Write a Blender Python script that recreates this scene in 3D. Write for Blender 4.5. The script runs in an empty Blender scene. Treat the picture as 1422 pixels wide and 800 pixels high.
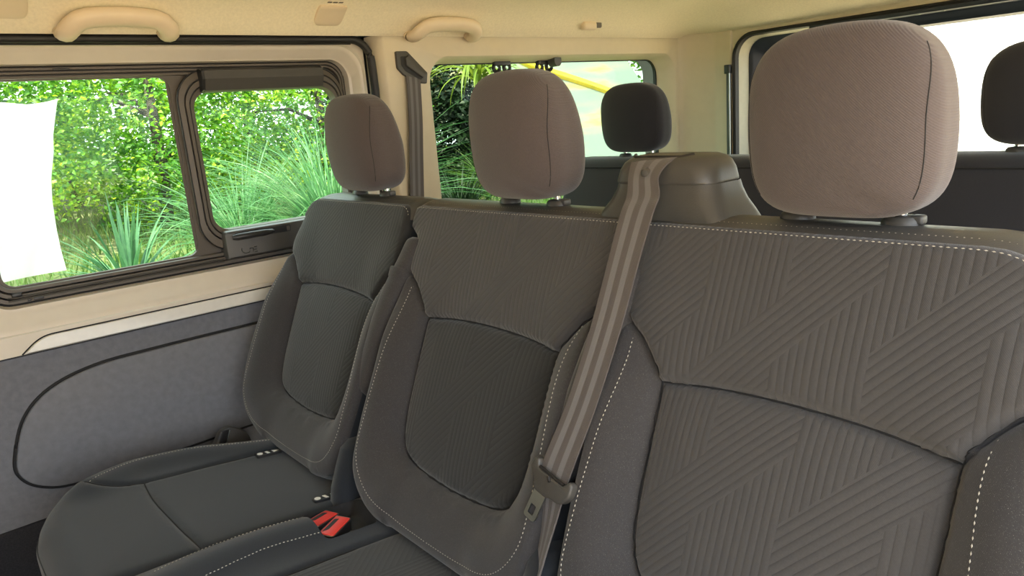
import bpy, bmesh, math, random
import numpy as np
from mathutils import Vector, Matrix
from mathutils.geometry import delaunay_2d_cdt, tessellate_polygon

random.seed(7)
rng = np.random.default_rng(7)
scene = bpy.context.scene
col = scene.collection

# ------------------------------------------------------------------ camera
# van axes: X across the van (towards the open sliding door), Y to the rear, Z up; origin at the photographer's eye
cam_d = bpy.data.cameras.new('camera')
cam_d.sensor_width = 36.0
cam_d.lens = 1004.8 / 1422 * 36.0
cam_d.clip_start = 0.02
cam_d.clip_end = 300
cam = bpy.data.objects.new('camera', cam_d)
col.objects.link(cam)
cam.matrix_world = Matrix(((0.6533, -0.1256, 0.7467, 0), (0.7530, 0.2109, -0.6233, 0), (-0.0792, 0.9694, 0.2323, 0), (0, 0, 0, 1)))
scene.camera = cam

# ------------------------------------------------------------------ world, sun, exposure
world = bpy.data.worlds.new('sky')
scene.world = world
world.use_nodes = True
bg = world.node_tree.nodes['Background']
bg.inputs[0].default_value = (0.86, 0.93, 1.0, 1)
bg.inputs[1].default_value = 2.6
sun_d = bpy.data.lights.new('sun', 'SUN')
sun_d.energy = 10.5
sun_d.angle = math.radians(0.6)
sun_d.color = (1.0, 0.90, 0.72)
sun = bpy.data.objects.new('sun', sun_d)
col.objects.link(sun)
sun.rotation_euler = Vector((-0.20, 0.46, -0.86)).to_track_quat('-Z', 'Y').to_euler()
scene.view_settings.view_transform = 'Standard'
scene.view_settings.look = 'None'
scene.view_settings.exposure = 0.95
scene.view_settings.gamma = 1.0
scene.view_settings.use_curve_mapping = False

# ------------------------------------------------------------------ helpers
def srgb(r, g, b):
    f = lambda c: (c / 255 / 12.92) if c / 255 <= 0.04045 else ((c / 255 + 0.055) / 1.055) ** 2.4
    return (f(r), f(g), f(b), 1)

class NT:
    """small wrapper for building node materials"""
    def __init__(self, name):
        self.m = bpy.data.materials.new(name)
        self.m.use_nodes = True
        self.t = self.m.node_tree
        self.b = self.t.nodes['Principled BSDF']
        self.out = self.t.nodes['Material Output']
    def n(self, typ, **kw):
        nd = self.t.nodes.new(typ)
        for k, v in kw.items():
            setattr(nd, k, v)
        return nd
    def link(self, a, b):
        self.t.links.new(a, b)
    def math(self, op, a, b=None):
        nd = self.n('ShaderNodeMath', operation=op)
        for i, v in enumerate((a, b)):
            if v is None: continue
            if isinstance(v, (int, float)): nd.inputs[i].default_value = v
            else: self.link(v, nd.inputs[i])
        return nd.outputs[0]
    def bump(self, height, strength, dist, prev=None):
        nd = self.n('ShaderNodeBump')
        nd.inputs['Strength'].default_value = strength
        nd.inputs['Distance'].default_value = dist
        self.link(height, nd.inputs['Height'])
        if prev is not None: self.link(prev, nd.inputs['Normal'])
        self.link(nd.outputs[0], self.b.inputs['Normal'])
        return nd.outputs[0]
    def noise(self, scale, detail=2, rough=0.5, vec=None):
        nd = self.n('ShaderNodeTexNoise')
        nd.inputs['Scale'].default_value = scale
        nd.inputs['Detail'].default_value = detail
        nd.inputs['Roughness'].default_value = rough
        if vec is None:
            tc = self.n('ShaderNodeTexCoord'); vec = tc.outputs['Object']
        self.link(vec, nd.inputs['Vector'])
        return nd.outputs['Fac']
    def ramp(self, fac, stops):
        nd = self.n('ShaderNodeValToRGB')
        cr = nd.color_ramp
        while len(cr.elements) < len(stops): cr.elements.new(0.5)
        for e, (p, c) in zip(cr.elements, stops):
            e.position = p; e.color = c
        self.link(fac, nd.inputs[0])
        return nd.outputs[0]

def scale_col(c, k):
    return (c[0] * k, c[1] * k, c[2] * k, 1)

def plain(name, c, rough=0.5, metal=0.0, var=0.0, nscale=30, bump=0.0, bscale=400, spec=0.5):
    T = NT(name)
    T.b.inputs['Roughness'].default_value = rough
    T.b.inputs['Metallic'].default_value = metal
    T.b.inputs['Specular IOR Level'].default_value = spec
    if var:
        f = T.noise(nscale, 4)
        T.link(T.ramp(f, [(0.3, scale_col(c, 1 - var)), (0.7, scale_col(c, 1 + var))]), T.b.inputs['Base Color'])
    else:
        f = T.noise(60, 2)
        T.link(T.ramp(f, [(0.3, scale_col(c, 0.97)), (0.7, scale_col(c, 1.03))]), T.b.inputs['Base Color'])
    if bump:
        T.bump(T.noise(bscale, 3), bump, 0.001)
    return T.m

def fabric(name, c, ribs=None, fleck=0.0, weave='twill', rib_strength=0.6, tw_amp=0.25):
    """charcoal seat cloth; ribs = 'zigzag' gives quilted ribs that switch between upright and diagonal"""
    T = NT(name)
    b = T.b
    b.inputs['Roughness'].default_value = 0.85
    b.inputs['Specular IOR Level'].default_value = 0.25
    b.inputs['Sheen Weight'].default_value = 0.25
    b.inputs['Sheen Roughness'].default_value = 0.5
    uv = T.n('ShaderNodeUVMap')
    sep = T.n('ShaderNodeSeparateXYZ')
    T.link(uv.outputs[0], sep.inputs[0])
    u, v = sep.outputs[0], sep.outputs[1]
    f = T.noise(420, 3)
    colr = T.ramp(f, [(0.3, scale_col(c, 0.93)), (0.7, scale_col(c, 1.07))])
    if fleck:
        fl = T.noise(1500, 1)
        mk = T.ramp(fl, [(0.66, (0, 0, 0, 1)), (0.76, (fleck, fleck, fleck, 1))])
        mx = T.n('ShaderNodeMix', data_type='RGBA')
        T.link(mk, mx.inputs['Factor'])
        T.link(colr, mx.inputs[6])
        mx.inputs[7].default_value = (0.42, 0.40, 0.38, 1)
        colr = mx.outputs[2]
    # weave
    tw = T.math('SINE', T.math('MULTIPLY', T.math('ADD', u, v), 2 * math.pi / (0.0021 if tw_amp < .5 else 0.0028)))
    tn = T.noise(1400, 2)
    h = T.math('ADD', T.math('MULTIPLY', tw, tw_amp), T.math('MULTIPLY', tn, 0.9))
    nrm = T.bump(h, 0.35, 0.0006)
    if ribs:
        slope = 1.07
        W, H = 0.105, 0.165
        d = T.math('SUBTRACT', v, T.math('MULTIPLY', u, slope))
        ci = T.math('FLOOR', T.math('DIVIDE', u, W))
        par = T.math('ADD', ci, T.math('FLOOR', T.math('DIVIDE', T.math('SUBTRACT', T.math('ADD', d, T.math('MULTIPLY', ci, 0.08)), 0.399), H)))
        par = T.math('ABSOLUTE', T.math('MODULO', par, 2.0))
        up = T.math('ABSOLUTE', T.math('SINE', T.math('MULTIPLY', u, math.pi / 0.00955)))
        dg = T.math('ABSOLUTE', T.math('SINE', T.math('MULTIPLY', d, math.pi / 0.0138)))
        mx = T.n('ShaderNodeMix')
        T.link(par, mx.inputs[0]); T.link(up, mx.inputs[2]); T.link(dg, mx.inputs[3])
        hh = T.math('POWER', mx.outputs[0], 0.6)
        T.bump(hh, rib_strength, 0.0022, nrm)
        # rib crests are a touch paler than the stitched valleys
        m2 = T.n('ShaderNodeMix', data_type='RGBA', blend_type='MULTIPLY')
        m2.inputs['Factor'].default_value = 1.0
        T.link(colr, m2.inputs[6])
        T.link(T.ramp(hh, [(0.0, (0.86, 0.86, 0.86, 1)), (0.7, (1.04, 1.04, 1.04, 1))]), m2.inputs[7])
        colr = m2.outputs[2]
    T.link(colr, b.inputs['Base Color'])
    return T.m

def glass(name, tint, rough=0.0):
    T = NT(name)
    T.t.nodes.remove(T.b)
    tr = T.n('ShaderNodeBsdfTransparent'); tr.inputs[0].default_value = tint
    gl = T.n('ShaderNodeBsdfGlossy'); gl.inputs['Roughness'].default_value = rough
    lw = T.n('ShaderNodeLayerWeight'); lw.inputs[0].default_value = 0.5
    fr = T.math('ADD', T.math('MULTIPLY', T.math('POWER', lw.outputs['Facing'], 5.0), 0.4), 0.009)
    mx = T.n('ShaderNodeMixShader')
    T.link(fr, mx.inputs[0]); T.link(tr.outputs[0], mx.inputs[1]); T.link(gl.outputs[0], mx.inputs[2])
    T.link(mx.outputs[0], T.out.inputs[0])
    return T.m

def leafmat(name, stops, trans=0.5, rough=0.5, nscale=2.0):
    """leaf: diffuse, gloss and light that passes through; colour varies from leaf to leaf"""
    T = NT(name)
    T.t.nodes.remove(T.b)
    f = T.noise(nscale, 5, 0.75)
    c = T.ramp(f, stops)
    di = T.n('ShaderNodeBsdfDiffuse'); tl = T.n('ShaderNodeBsdfTranslucent'); gl = T.n('ShaderNodeBsdfGlossy')
    gl.inputs['Roughness'].default_value = rough
    hs = T.n('ShaderNodeHueSaturation'); hs.inputs['Value'].default_value = 1.25; hs.inputs['Hue'].default_value = 0.485
    T.link(c, di.inputs[0]); T.link(c, hs.inputs['Color']); T.link(hs.outputs[0], tl.inputs[0])
    m1 = T.n('ShaderNodeMixShader'); m1.inputs[0].default_value = trans
    T.link(di.outputs[0], m1.inputs[1]); T.link(tl.outputs[0], m1.inputs[2])
    m2 = T.n('ShaderNodeMixShader'); m2.inputs[0].default_value = 0.04
    T.link(m1.outputs[0], m2.inputs[1]); T.link(gl.outputs[0], m2.inputs[2])
    T.link(m2.outputs[0], T.out.inputs[0])
    return T.m

M = {}
M['cloth_rib'] = fabric('ribbed charcoal cloth', (0.054, 0.0515, 0.051, 1), ribs='zigzag', rib_strength=0.40)
M['cloth_rib_dim'] = fabric('faintly ribbed charcoal cloth in shade', (0.0225, 0.0235, 0.0240, 1), ribs='zigzag', rib_strength=0.2)  # same cloth darkened to carry the light's fall-off away from the open door
M['cloth'] = fabric('plain charcoal cloth', (0.0385, 0.0365, 0.0375, 1), fleck=0.4)
M['cloth_smooth'] = fabric('smooth charcoal cloth', (0.0145, 0.0180, 0.0235, 1))
M['cloth_head'] = fabric('brown grey headrest cloth', (0.084, 0.068, 0.066, 1), tw_amp=0.8)
M['cloth_rear'] = fabric('dark rear seat cloth', (0.022, 0.022, 0.029, 1))
M['leatherette'] = plain('charcoal leatherette', (0.064, 0.062, 0.058, 1), 0.40, var=0.05, bump=0.25, bscale=700)
M['thread'] = plain('pale grey thread', (0.50, 0.47, 0.40, 1), 0.8)
M['seam_dark'] = plain('dark seam cord', (0.012, 0.012, 0.013, 1), 0.8)
M['blackp'] = plain('black plastic', (0.018, 0.018, 0.019, 1), 0.4, bump=0.1)
M['greyp'] = plain('grey plastic', (0.062, 0.058, 0.052, 1), 0.42, bump=0.15)
M['railp'] = plain('brown grey frame plastic', (0.105, 0.088, 0.070, 1), 0.5, bump=0.1)
M['rubber'] = plain('black rubber', (0.012, 0.011, 0.011, 1), 0.55, bump=0.2)
M['trim'] = plain('beige door trim plastic', (0.65, 0.585, 0.485, 1), 0.30, var=0.02, bump=0.08, bscale=900)
M['pillar'] = plain('cream pillar trim', (0.62, 0.535, 0.38, 1), 0.45, var=0.02, bump=0.08, bscale=900)
M['headliner'] = plain('cream headliner felt', (0.82, 0.73, 0.54, 1), 0.95, var=0.05, nscale=160, bump=0.4, bscale=500, spec=0.1)
M['hookp'] = plain('cream moulded plastic', (0.72, 0.59, 0.42, 1), 0.45, var=0.02)
M['strip'] = plain('satin silver strip', (0.74, 0.71, 0.64, 1), 0.3)
M['felt'] = plain('blue grey door felt', (0.17, 0.174, 0.19, 1), 0.95, var=0.10, nscale=70, bump=0.3, bscale=700, spec=0.1)
M['felt_pad'] = plain('grey door pad felt', (0.19, 0.194, 0.21, 1), 0.95, var=0.08, nscale=60, bump=0.3, bscale=700, spec=0.1)
M['carpet'] = plain('charcoal carpet', (0.03, 0.03, 0.034, 1), 1.0, var=0.2, nscale=300, bump=0.5, bscale=500, spec=0.1)
M['chrome'] = plain('chromed steel', (0.75, 0.76, 0.75, 1), 0.18, metal=1.0)
M['steel'] = plain('zinc plated steel', (0.34, 0.37, 0.35, 1), 0.28, metal=1.0)
M['red'] = plain('red button plastic', (0.72, 0.045, 0.035, 1), 0.4)
M['white_print'] = plain('white print', (0.75, 0.75, 0.72, 1), 0.7)
M['glass_door'] = glass('lightly tinted glass', (0.88, 0.94, 0.89, 1))
M['glass_quarter'] = glass('green tinted glass', (0.62, 0.70, 0.62, 1))
M['glass_tail'] = glass('clear rear glass', (0.85, 0.90, 0.90, 1))
M['tail_metal'] = plain('dark blue painted metal', (0.028, 0.036, 0.052, 1), 0.35)
M['painted'] = plain('pale painted metal edge', (0.50, 0.47, 0.36, 1), 0.4)

ROOT = {}       # parent object -> world location its children are measured from

class MB:
    """collects shapes, then links them as one mesh object"""
    def __init__(self):
        self.v = []; self.f = []; self.uv = None
    def add(self, vs, fs):
        o = len(self.v)
        self.v += [tuple(map(float, p)) for p in vs]
        self.f += [tuple(i + o for i in f) for f in fs]
        return self
    def loft(self, rows, closed=False, caps=False):
        n = len(rows[0]); vs = [p for r in rows for p in r]; fs = []
        for i in range(len(rows) - 1):
            for j in range(n if closed else n - 1):
                k = (j + 1) % n
                fs.append((i * n + j, i * n + k, (i + 1) * n + k, (i + 1) * n + j))
        if caps:
            fs.append(tuple(range(n - 1, -1, -1)))
            b = (len(rows) - 1) * n
            fs.append(tuple(b + j for j in range(n)))
        return self.add(vs, fs)
    def box(self, x0, x1, y0, y1, z0, z1, bev=0.0, M4=None):
        bm = bmesh.new()
        bmesh.ops.create_cube(bm, size=1)
        for v in bm.verts:
            v.co = Vector(((x0 + x1) / 2 + v.co.x * (x1 - x0), (y0 + y1) / 2 + v.co.y * (y1 - y0), (z0 + z1) / 2 + v.co.z * (z1 - z0)))
        if bev:
            bmesh.ops.bevel(bm, geom=bm.edges[:], offset=bev, segments=3, profile=0.5, affect='EDGES')
        bm.verts.index_update()
        vs = [(M4 @ v.co if M4 else v.co) for v in bm.verts]
        fs = [tuple(v.index for v in f.verts) for f in bm.faces]
        bm.free()
        return self.add(vs, fs)
    def tube(self, path, r, n=8, ry=None, up=Vector((0, 0, 1)), closed=False, caps=True):
        P = [Vector(p) for p in path]; rows = []; m = len(P)
        for i, p in enumerate(P):
            if closed: d = P[(i + 1) % m] - P[i - 1]
            else: d = P[min(i + 1, m - 1)] - P[max(i - 1, 0)]
            d.normalize()
            u = up if abs(d.dot(up)) < 0.95 else Vector((1, 0, 0))
            s = d.cross(u).normalized(); w = s.cross(d).normalized()
            rr = r[i] if isinstance(r, (list, tuple)) else r
            r2 = rr if ry is None else ry
            rows.append([tuple(p + s * rr * math.cos(2 * math.pi * k / n) + w * r2 * math.sin(2 * math.pi * k / n)) for k in range(n)])
        if closed: rows.append(rows[0])
        return self.loft(rows, closed=True, caps=caps and not closed)
    def prism(self, poly, fn, d0, d1, bev=0.0):
        """2D polygon; fn(a, b, d) -> 3D"""
        n = len(poly)
        c = Vector((sum(p[0] for p in poly) / n, sum(p[1] for p in poly) / n))
        rows = [[fn(a, b, d0) for a, b in poly]]
        if bev:
            inn = inset(poly, bev)
            rows.append([fn(a, b, d1 - (d1 - d0) / abs(d1 - d0) * bev) for a, b in poly])
            inn2 = inset(poly, bev * 0.3)
            rows.append([fn(a, b, d1 - (d1 - d0) / abs(d1 - d0) * bev * 0.3) for a, b in inn2])
            rows.append([fn(a, b, d1) for a, b in inn])
            last = inn
        else:
            rows.append([fn(a, b, d1) for a, b in poly]); last = poly
        self.loft(rows, closed=True)
        for P2, row in ((poly, rows[0]), (last, rows[-1])):
            tri = tessellate_polygon([[Vector((a, b, 0)) for a, b in P2]])
            self.add(row, tri)
        return self
    def holed(self, outer, inner, fn):
        loops = [[Vector((a, b, 0)) for a, b in outer], [Vector((a, b, 0)) for a, b in inner]]
        tri = tessellate_polygon(loops)
        return self.add([fn(a, b) for a, b in list(outer) + list(inner)], tri)
    def build(self, name, mat, parent=None, smooth=True, kind=None, label=None, cat=None, group=None, angle=40):
        me = bpy.data.meshes.new(name)
        o = bpy.data.objects.new(name, me)
        base = Vector(ROOT.get(parent.name, (0, 0, 0))) if parent else Vector((0, 0, 0))
        me.from_pydata([tuple(Vector(p) - base) for p in self.v], [], self.f)
        if self.uv is not None:
            lay = me.uv_layers.new(name='UVMap')
            idx = np.empty(len(me.loops), dtype=np.int32); me.loops.foreach_get('vertex_index', idx)
            lay.data.foreach_set('uv', np.asarray(self.uv, dtype=np.float32)[idx].ravel())
        if self.uv is None:
            bm = bmesh.new(); bm.from_mesh(me)
            bmesh.ops.remove_doubles(bm, verts=bm.verts[:], dist=1e-5)
            bmesh.ops.recalc_face_normals(bm, faces=bm.faces[:])
            bm.to_mesh(me); bm.free()
        me.validate()
        if smooth:
            me.polygons.foreach_set('use_smooth', [True] * len(me.polygons))
            if angle < 180:
                me.set_sharp_from_angle(angle=math.radians(angle))
        me.materials.append(mat)
        col.objects.link(o)
        if parent: o.parent = parent; ROOT[o.name] = tuple(base)
        else: ROOT[o.name] = (0, 0, 0)
        tag(o, label, cat, group, kind)
        return o

def tag(o, label=None, cat=None, group=None, kind=None):
    if label: o['label'] = label
    if cat: o['category'] = cat
    if group: o['group'] = group
    if kind: o['kind'] = kind
    return o

def thing(name, loc, label=None, cat=None, group=None, kind=None):
    o = bpy.data.objects.new(name, None)
    o.empty_display_size = 0.05
    col.objects.link(o); o.location = loc
    ROOT[o.name] = tuple(loc)
    return tag(o, label, cat, group, kind)

def inset(poly, d):
    P = np.array(poly, float); n = len(P)
    a = 0.5 * np.sum(P[:, 0] * np.roll(P[:, 1], -1) - np.roll(P[:, 0], -1) * P[:, 1])
    t = np.roll(P, -1, 0) - np.roll(P, 1, 0)
    t /= np.linalg.norm(t, axis=1)[:, None] + 1e-12
    nrm = np.stack([-t[:, 1], t[:, 0]], 1) * (1 if a > 0 else -1)
    return [tuple(p) for p in P + nrm * d]

def rrect(a0, a1, b0, b1, r, n=8):
    """rounded rectangle, anticlockwise from the lower-left corner; always 4*(n+1) points"""
    out = []
    for cx, cy, s in ((a0 + r, b0 + r, 180), (a1 - r, b0 + r, 270), (a1 - r, b1 - r, 0), (a0 + r, b1 - r, 90)):
        for k in range(n + 1):
            t = math.radians(s + 90 * k / n)
            out.append((cx + r * math.cos(t), cy + r * math.sin(t)))
    return out

def rpoly(pts, r, n=6):
    """polygon with rounded corners (r: one value or one for each corner)"""
    out = []; m = len(pts)
    for i in range(m):
        p0, p1, p2 = Vector(pts[i - 1]), Vector(pts[i]), Vector(pts[(i + 1) % m])
        rr = r[i] if isinstance(r, (list, tuple)) else r
        a = (p0 - p1); b = (p2 - p1)
        la, lb = a.length, b.length
        d = min(rr, la * 0.49, lb * 0.49)
        a = p1 + a.normalized() * d; b = p1 + b.normalized() * d
        for k in range(n + 1):
            t = k / n
            out.append(tuple(a * (1 - t) ** 2 + p1 * 2 * t * (1 - t) + b * t * t))
    return out

def catmull(pts, n=8, closed=False):
    P = [np.array(p, float) for p in pts]; out = []; m = len(P)
    rngs = range(m if closed else m - 1)
    for i in rngs:
        p1, p2 = P[i], P[(i + 1) % m]
        p0 = P[i - 1] if (closed or i > 0) else 2 * p1 - p2
        p3 = P[(i + 2) % m] if (closed or i + 2 < m) else 2 * p2 - p1
        for k in range(n):
            t = k / n
            out.append(tuple(0.5 * (2 * p1 + (p2 - p0) * t + (2 * p0 - 5 * p1 + 4 * p2 - p3) * t * t + (3 * p1 - p0 - 3 * p2 + p3) * t ** 3)))
    if not closed: out.append(tuple(P[-1]))
    return out

def resample(pts, step, closed=False):
    P = np.array(pts, float)
    if closed: P = np.vstack([P, P[:1]])
    seg = np.linalg.norm(np.diff(P, axis=0), axis=1)
    L = np.concatenate([[0], np.cumsum(seg)])
    n = max(2, int(round(L[-1] / step)))
    s = np.linspace(0, L[-1], n + 1)
    out = np.stack([np.interp(s, L, P[:, k]) for k in range(P.shape[1])], 1)
    return out[:-1] if closed else out

def dist_poly(Q, P, closed=False):
    """distance of points Q (n,2) to polyline P (m,2)"""
    A = P; B = np.roll(P, -1, 0)
    if not closed: A = P[:-1]; B = P[1:]
    best = np.full(len(Q), 1e9)
    for a, b in zip(A, B):
        d = b - a; l2 = d @ d + 1e-18
        t = np.clip(((Q - a) @ d) / l2, 0, 1)
        e = Q - a - t[:, None] * d
        best = np.minimum(best, (e * e).sum(1))
    return np.sqrt(best)

def inside(Q, P):
    x, y = Q[:, 0], Q[:, 1]; c = np.zeros(len(Q), bool)
    for (x0, y0), (x1, y1) in zip(P, np.roll(P, -1, 0)):
        if y0 == y1: continue
        c ^= ((y0 > y) != (y1 > y)) & (x < (x1 - x0) * (y - y0) / (y1 - y0) + x0)
    return c

def smooth(x): 
    x = np.clip(x, 0, 1)
    return x * x * (3 - 2 * x)

class Pad:
    """an upholstered surface: outline, sewn seams and a height over the plane, cut along its seams into panels"""
    def __init__(self, outline, seams, height, to3d, step=0.006, r=0.02, seam_w=0.004, relax=0):
        O = resample(outline, step, True)
        self.O = O; self.height = height; self.to3d = to3d
        S = [resample(s, step) for s in seams]
        pts = [O]; edges = []
        n = len(O); edges += [(i, (i + 1) % n) for i in range(n)]
        off = n
        for s in S:
            pts.append(s); edges += [(off + i, off + i + 1) for i in range(len(s) - 1)]; off += len(s)
        extra = []
        t = np.roll(O, -1, 0) - np.roll(O, 1, 0); t /= np.linalg.norm(t, axis=1)[:, None]
        area = 0.5 * np.sum(O[:, 0] * np.roll(O[:, 1], -1) - np.roll(O[:, 0], -1) * O[:, 1])
        nr = np.stack([-t[:, 1], t[:, 0]], 1) * (1 if area > 0 else -1)
        seamd = lambda Q: np.min([dist_poly(Q, s) for s in S], axis=0) if S else np.full(len(Q), 9.0)
        for k in (0.06, 0.2, 0.42, 0.7):
            Q = O + nr * r * k
            ok = inside(Q, O) & (dist_poly(Q, O, True) > r * k * 0.9) & (seamd(Q) > 0.0025)
            extra.append(Q[ok])
        for s in S:
            ts = np.gradient(s, axis=0); ts /= np.linalg.norm(ts, axis=1)[:, None] + 1e-12
            ns = np.stack([-ts[:, 1], ts[:, 0]], 1)
            for k in (0.4, 1.0, 2.0):
                for sg in (1, -1):
                    Q = s + ns * sg * seam_w * k
                    ok = inside(Q, O) & (dist_poly(Q, O, True) > 0.003) & (seamd(Q) > seam_w * k * 0.9)
                    extra.append(Q[ok])
        lo, hi = O.min(0), O.max(0)
        gx, gy = np.meshgrid(np.arange(lo[0], hi[0], step), np.arange(lo[1], hi[1], step))
        G = np.stack([gx.ravel(), gy.ravel()], 1)
        G[:, 0] += (np.arange(len(G)) // gx.shape[1] % 2) * step * 0.5
        G = G[inside(G, O)]
        G = G[(dist_poly(G, O, True) > r * 0.8)]
        if S: G = G[seamd(G) > seam_w * 2.4]
        allp = np.vstack(pts + extra + [G])
        res = delaunay_2d_cdt([Vector(p) for p in allp], edges, [], 0, 1e-6)
        V = np.array([tuple(v) for v in res[0]]); F = np.array([f for f in res[2] if len(f) == 3])
        c = V[F].mean(1)
        self.V = V; self.F = F[inside(c, O)]; self.c = V[self.F].mean(1)
        self.H = height(V)
        if relax:
            E = np.vstack([self.F[:, [0, 1]], self.F[:, [1, 2]], self.F[:, [2, 0]]]); E = np.vstack([E, E[:, ::-1]])
            dl = dist_poly(V, O, True); ds = seamd(V)
            k = np.clip((np.minimum(dl - r * .5, ds - .009)) / .012, 0, 1)
            cnt = np.bincount(E[:, 0], minlength=len(V)) + 1e-9
            for _ in range(relax):
                av = np.bincount(E[:, 0], weights=self.H[E[:, 1]], minlength=len(V)) / cnt
                self.H = self.H + k * (av - self.H) * .8
    def part(self, mask, name, mat, parent, uvoff=(0, 0), **kw):
        F = self.F[mask]
        idx = np.unique(F); mp = -np.ones(len(self.V), int); mp[idx] = np.arange(len(idx))
        mb = MB()
        mb.v = [tuple(self.to3d(a, b, h)) for (a, b), h in zip(self.V[idx], self.H[idx])]
        F = mp[F]
        P = np.array(mb.v); mb.f = [tuple(map(int, f)) for f in F]
        mb.uv = self.V[idx] + np.array(uvoff)
        return mb.build(name, mat, parent, angle=180, **kw)
    def skirt(self, rows, name, mat, parent, pick=None, **kw):
        """sides: rows of (outward, depth) from the outline down"""
        O = self.O; t = np.roll(O, -1, 0) - np.roll(O, 1, 0); t /= np.linalg.norm(t, axis=1)[:, None]
        area = 0.5 * np.sum(O[:, 0] * np.roll(O[:, 1], -1) - np.roll(O[:, 0], -1) * O[:, 1])
        nr = np.stack([-t[:, 1], t[:, 0]], 1) * (-1 if area > 0 else 1)
        H = self.height(O)
        ok = np.ones(len(O), bool) if pick is None else pick(O)
        mb = MB(); R = []
        for o, d in rows:
            w = 1.0 if o else 0.0
            R.append([self.to3d(a + n[0] * o, b + n[1] * o, h * max(0, 1 - d / 0.04) - d) for (a, b), n, h in zip(O, nr, H)])
        n = len(O); k = len(rows)
        vs = [p for r in R for p in r]; fs = []
        for j in range(n):
            q = (j + 1) % n
            if not (ok[j] and ok[q]): continue
            for i in range(k - 1):
                fs.append((i * n + j, i * n + q, (i + 1) * n + q, (i + 1) * n + j))
        mb.add(vs, fs)
        return mb.build(name, mat, parent, angle=60, **kw)
    def on(self, path, lift=0.0012):
        P = np.asarray(path, float); out = []
        for a, b in P:
            d = (self.V[:, 0] - a) ** 2 + (self.V[:, 1] - b) ** 2
            i = np.argpartition(d, 6)[:6]; w = 1 / (d[i] + 1e-7)
            out.append(Vector(self.to3d(a, b, float((self.H[i] * w).sum() / w.sum()) + lift)))
        return out

def stitches(paths, name, parent, length=0.0042, gap=0.0024, w=0.00075, **kw):
    """every stitch of a seam, one small spindle each"""
    mb = MB()
    for P in paths:
        Q = resample([tuple(p) for p in P], (length + gap))
        for a, b in zip(Q[:-1], Q[1:]):
            a = Vector(a); b = Vector(b); d = b - a
            b = a + d * (length / (length + gap)); m = (a + b) / 2
            d.normalize()
            s = d.cross(Vector((0.3, -0.8, 0.5))).normalized(); u = s.cross(d)
            mb.add([a, m + s * w, m + u * w, m - s * w, m - u * w, b], [(0, 1, 2), (0, 2, 3), (0, 3, 4), (0, 4, 1), (5, 2, 1), (5, 3, 2), (5, 4, 3), (5, 1, 4)])
    return mb.build(name, M['thread'], parent, kind='stuff', **kw)

# ------------------------------------------------------------------ the setting
FLOOR = -1.13
# headliner: a shell that curves down to the side walls
prof = [(-1.795, .236), (-1.785, .243), (-1.765, .262), (-1.735, .288), (-1.69, .312), (-1.62, .332), (-1.50, .348), (-1.30, .358), (-0.92, .364)]
prof = prof + [(-1.84 - x, z) for x, z in prof[-2::-1]]
rows = []
for y in list(np.linspace(-1.3, 2.0, 18)) + [2.1, 2.18, 2.24, 2.30, 2.36, 2.42, 2.50]:
    dip = 0.035 * float(smooth((y - 2.08) / 0.16)) if y > 2.08 else 0
    bar = -0.018 * math.exp(-((y - 2.16) / 0.07) ** 2)
    drop = -0.122 * float(smooth((y - 2.2) / 0.32)) if y > 2.2 else 0
    rows.append([(x, y, z + (bar + drop) * max(0, min(1, (z - 0.245) / 0.115))) for x, z in prof])
mb = MB().loft(rows)
mb.loft([[(x * 1.0, y, z + 0.03) for x, y, z in r] for r in (rows[0], rows[-1])] and [[(x, r[0][1], z + 0.03) for (x, z) in prof] for r in (rows[0], rows[-1])])
mb.build('ceiling', M['headliner'], kind='structure', angle=60)

mb = MB(); mb.box(-1.95, 0.10, -1.4, 2.6, FLOOR - 0.05, FLOOR)
mb.build('floor', M['carpet'], kind='structure')

# --- sliding door with its window (left), structure
door = MB()
def ring(a, X):   # rounded rect params -> 3D ring on the door plane
    y0, y1, z0, z1, r = a
    return [(X, y, z) for y, z in rrect(y0, y1, z0, z1, r)]
rings = [ring((.112, 1.030, -.318, .180, .050), -1.912),
         ring((.108, 1.034, -.3225, .183, .052), -1.896),
         ring((.105, 1.036, -.3255, .185, .054), -1.875),
         ring((.096, 1.043, -.3385, .191, .060), -1.8715),
         ring((.078, 1.055, -.3600, .206, .070), -1.8475),
         ring((.070, 1.059, -.3680, .212, .070), -1.8440),
         ring((.060, 1.063, -.3740, .216, .070), -1.8420),
         ring((.050, 1.066, -.3760, .219, .070), -1.8340)]
door.loft(rings, closed=True)
inner = rrect(.050, 1.066, -.376, .219, .070)
outer = [(-1.25, -.419), (1.068, -.419), (1.068, .222), (-1.25, .222)]
door.holed(outer, inner, lambda a, b: (-1.834 - 0.0 * b, a, b))
door = door.build('door_1', M['trim'], kind='structure', angle=35)

mb = MB()
mb.box(-1.95, -1.842, -1.25, 1.07, -1.13, -.424)
mb.build('lower_panel', M['felt'], door, label='blue grey felt lower panel of the sliding door')
mb = MB(); mb.box(-1.95, -1.846, -1.25, 1.07, -.4245, -.4185)
mb.build('panel_gap', M['rubber'], door)
mb = MB(); mb.box(-1.95, -1.834, -1.25, 1.07, -1.13, -.80, .006)  # dark panel added for the shade that deepens towards the floor
mb.build('shade_panel', M['carpet'], door, label='black panel standing in for the shade at the foot of the door')
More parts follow.
